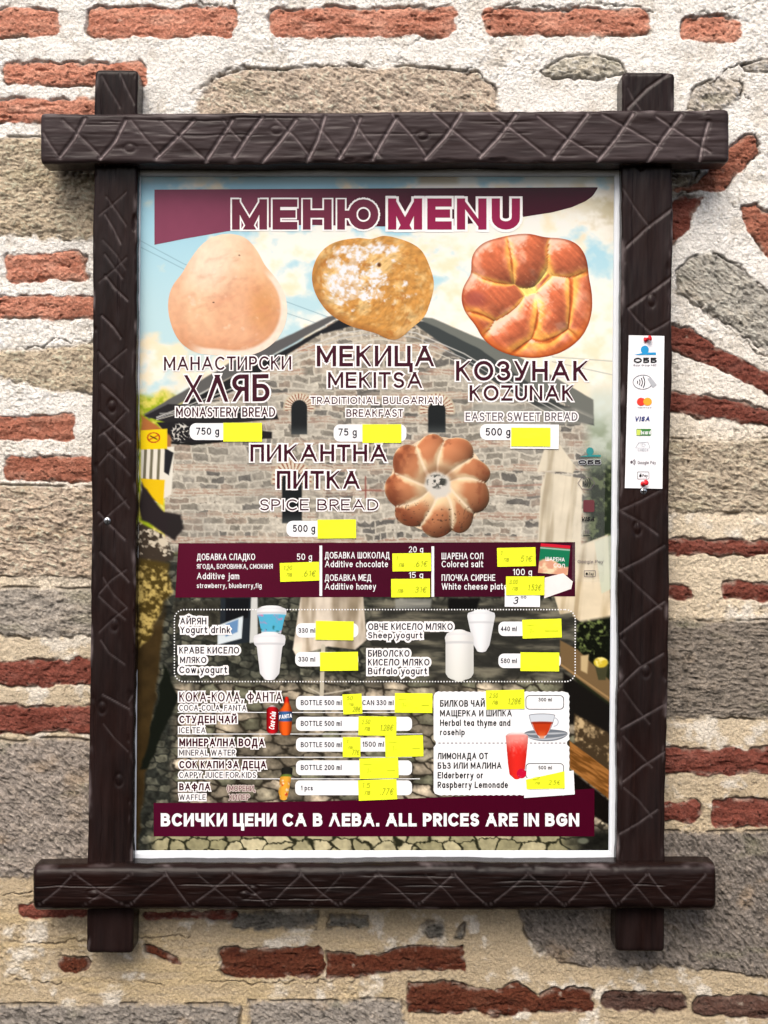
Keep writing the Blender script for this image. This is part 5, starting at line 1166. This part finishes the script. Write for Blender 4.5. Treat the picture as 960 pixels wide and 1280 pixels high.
def pin(x, y, tilt, lab):
    r = 3.4 * PX; c = W(x, y, DP_POST + .0016); prof = [(.35, 0), (.9, .0), (1.0, .15), (.62, .4), (.55, 1.6), (.95, 1.9), (1.05, 2.1), (.7, 2.3), (0.01, 2.35)]
    n = 18; V = []; ax = np.array([math.sin(rad(tilt)), -math.cos(rad(tilt)), .22]); ax /= np.linalg.norm(ax); e1 = np.cross(ax, [0, 0, 1]); e1 /= np.linalg.norm(e1); e2 = np.cross(ax, e1)
    for rr, zz in prof:
        for k in range(n):
            t = 2 * math.pi * k / n; V.append(c + ax * zz * r * 1.1 + (e1 * math.cos(t) + e2 * math.sin(t)) * rr * r)
    o = mesh('push_pin', V, [tuple(f) for f in gridfaces(len(prof), n, True)], M_pin); tag(o, lab, 'pin', 'red push pins')
pin(806.5, 425, 40, 'red push pin at the top of the white payment notice'); pin(803.5, 605, 20, 'red push pin at the bottom of the white payment notice')

def clear_sticker():
    m = bpy.data.materials.new('clear_film'); nt, b, L = nodes(m); b.inputs['Base Color'].default_value = (.8, .85, .85, 1); b.inputs['Alpha'].default_value = .02; b.inputs['Roughness'].default_value = .25
    o = sheet('clear_sticker', [(717, 555), (757, 556), (755, 728), (715, 727)], SB, m, 'faded clear payment sticker on the right edge of the menu poster', 'sticker', None, .0002, 80)
    z = o['lift'] + .0001; del o['lift']
    tl = plain('teal_faded', (36, 128, 128), .5, .3); pk_ = plain('plum_faded', (92, 40, 46), .5, .3)
    disc('bank_emblem', 737.5, 564, 4.6, 4.8, .05, tl, o, z); flatpoly('bank_emblem', [(724, 571), (737, 568.5), (751, 568.5), (751, 571)], .08, tl, o, z)
    lettering('ОББ', 723, 751, 575, 580.5, M_black, o, .05, .28, base=z, halo=.6, hmat=M_g2)
    hx = [(733 + 11 * math.cos(rad(60 * k)), 604 + 9 * math.sin(rad(60 * k))) for k in range(6)]; hi = [(733 + 10.2 * math.cos(rad(60 * k)), 604 + 8.3 * math.sin(rad(60 * k))) for k in range(6)]
    ring('contactless_symbol', hx, hi, .05, M_grey, o, z); arcs('contactless_symbol', 727, 603.5, (3, 5.5, 8, 10.5), 35, .5, .08, M_black, o, z)
    flatpoly('card_emblem', rrect(729, 625, 743, 640, 2), .05, pk_, o, z)
    lettering('VISA', 726, 743, 646, 651.5, M_black, o, .05, .22, base=z, shear=.2)
    flatpoly('card_emblem', rrect(729, 669, 738, 670, .3), .05, M_black, o, z); lettering('III', 731.5, 736, 662, 667, M_grey, o, .05, .16, base=z)
    lettering('Google Pay', 722, 754, 700, 704, M_grey, o, .05, .13, base=z)
    ring('pay_symbol', rrect(730, 713, 744.5, 721, 1), rrect(730.6, 713.6, 743.9, 720.4, .8), .05, M_grey, o, z); disc('pay_symbol', 733.5, 717.2, 1.5, 1.6, .07, M_black, o, z); lettering('Pay', 736, 742, 715.5, 719, M_black, o, .07, .15, base=z)
clear_sticker()
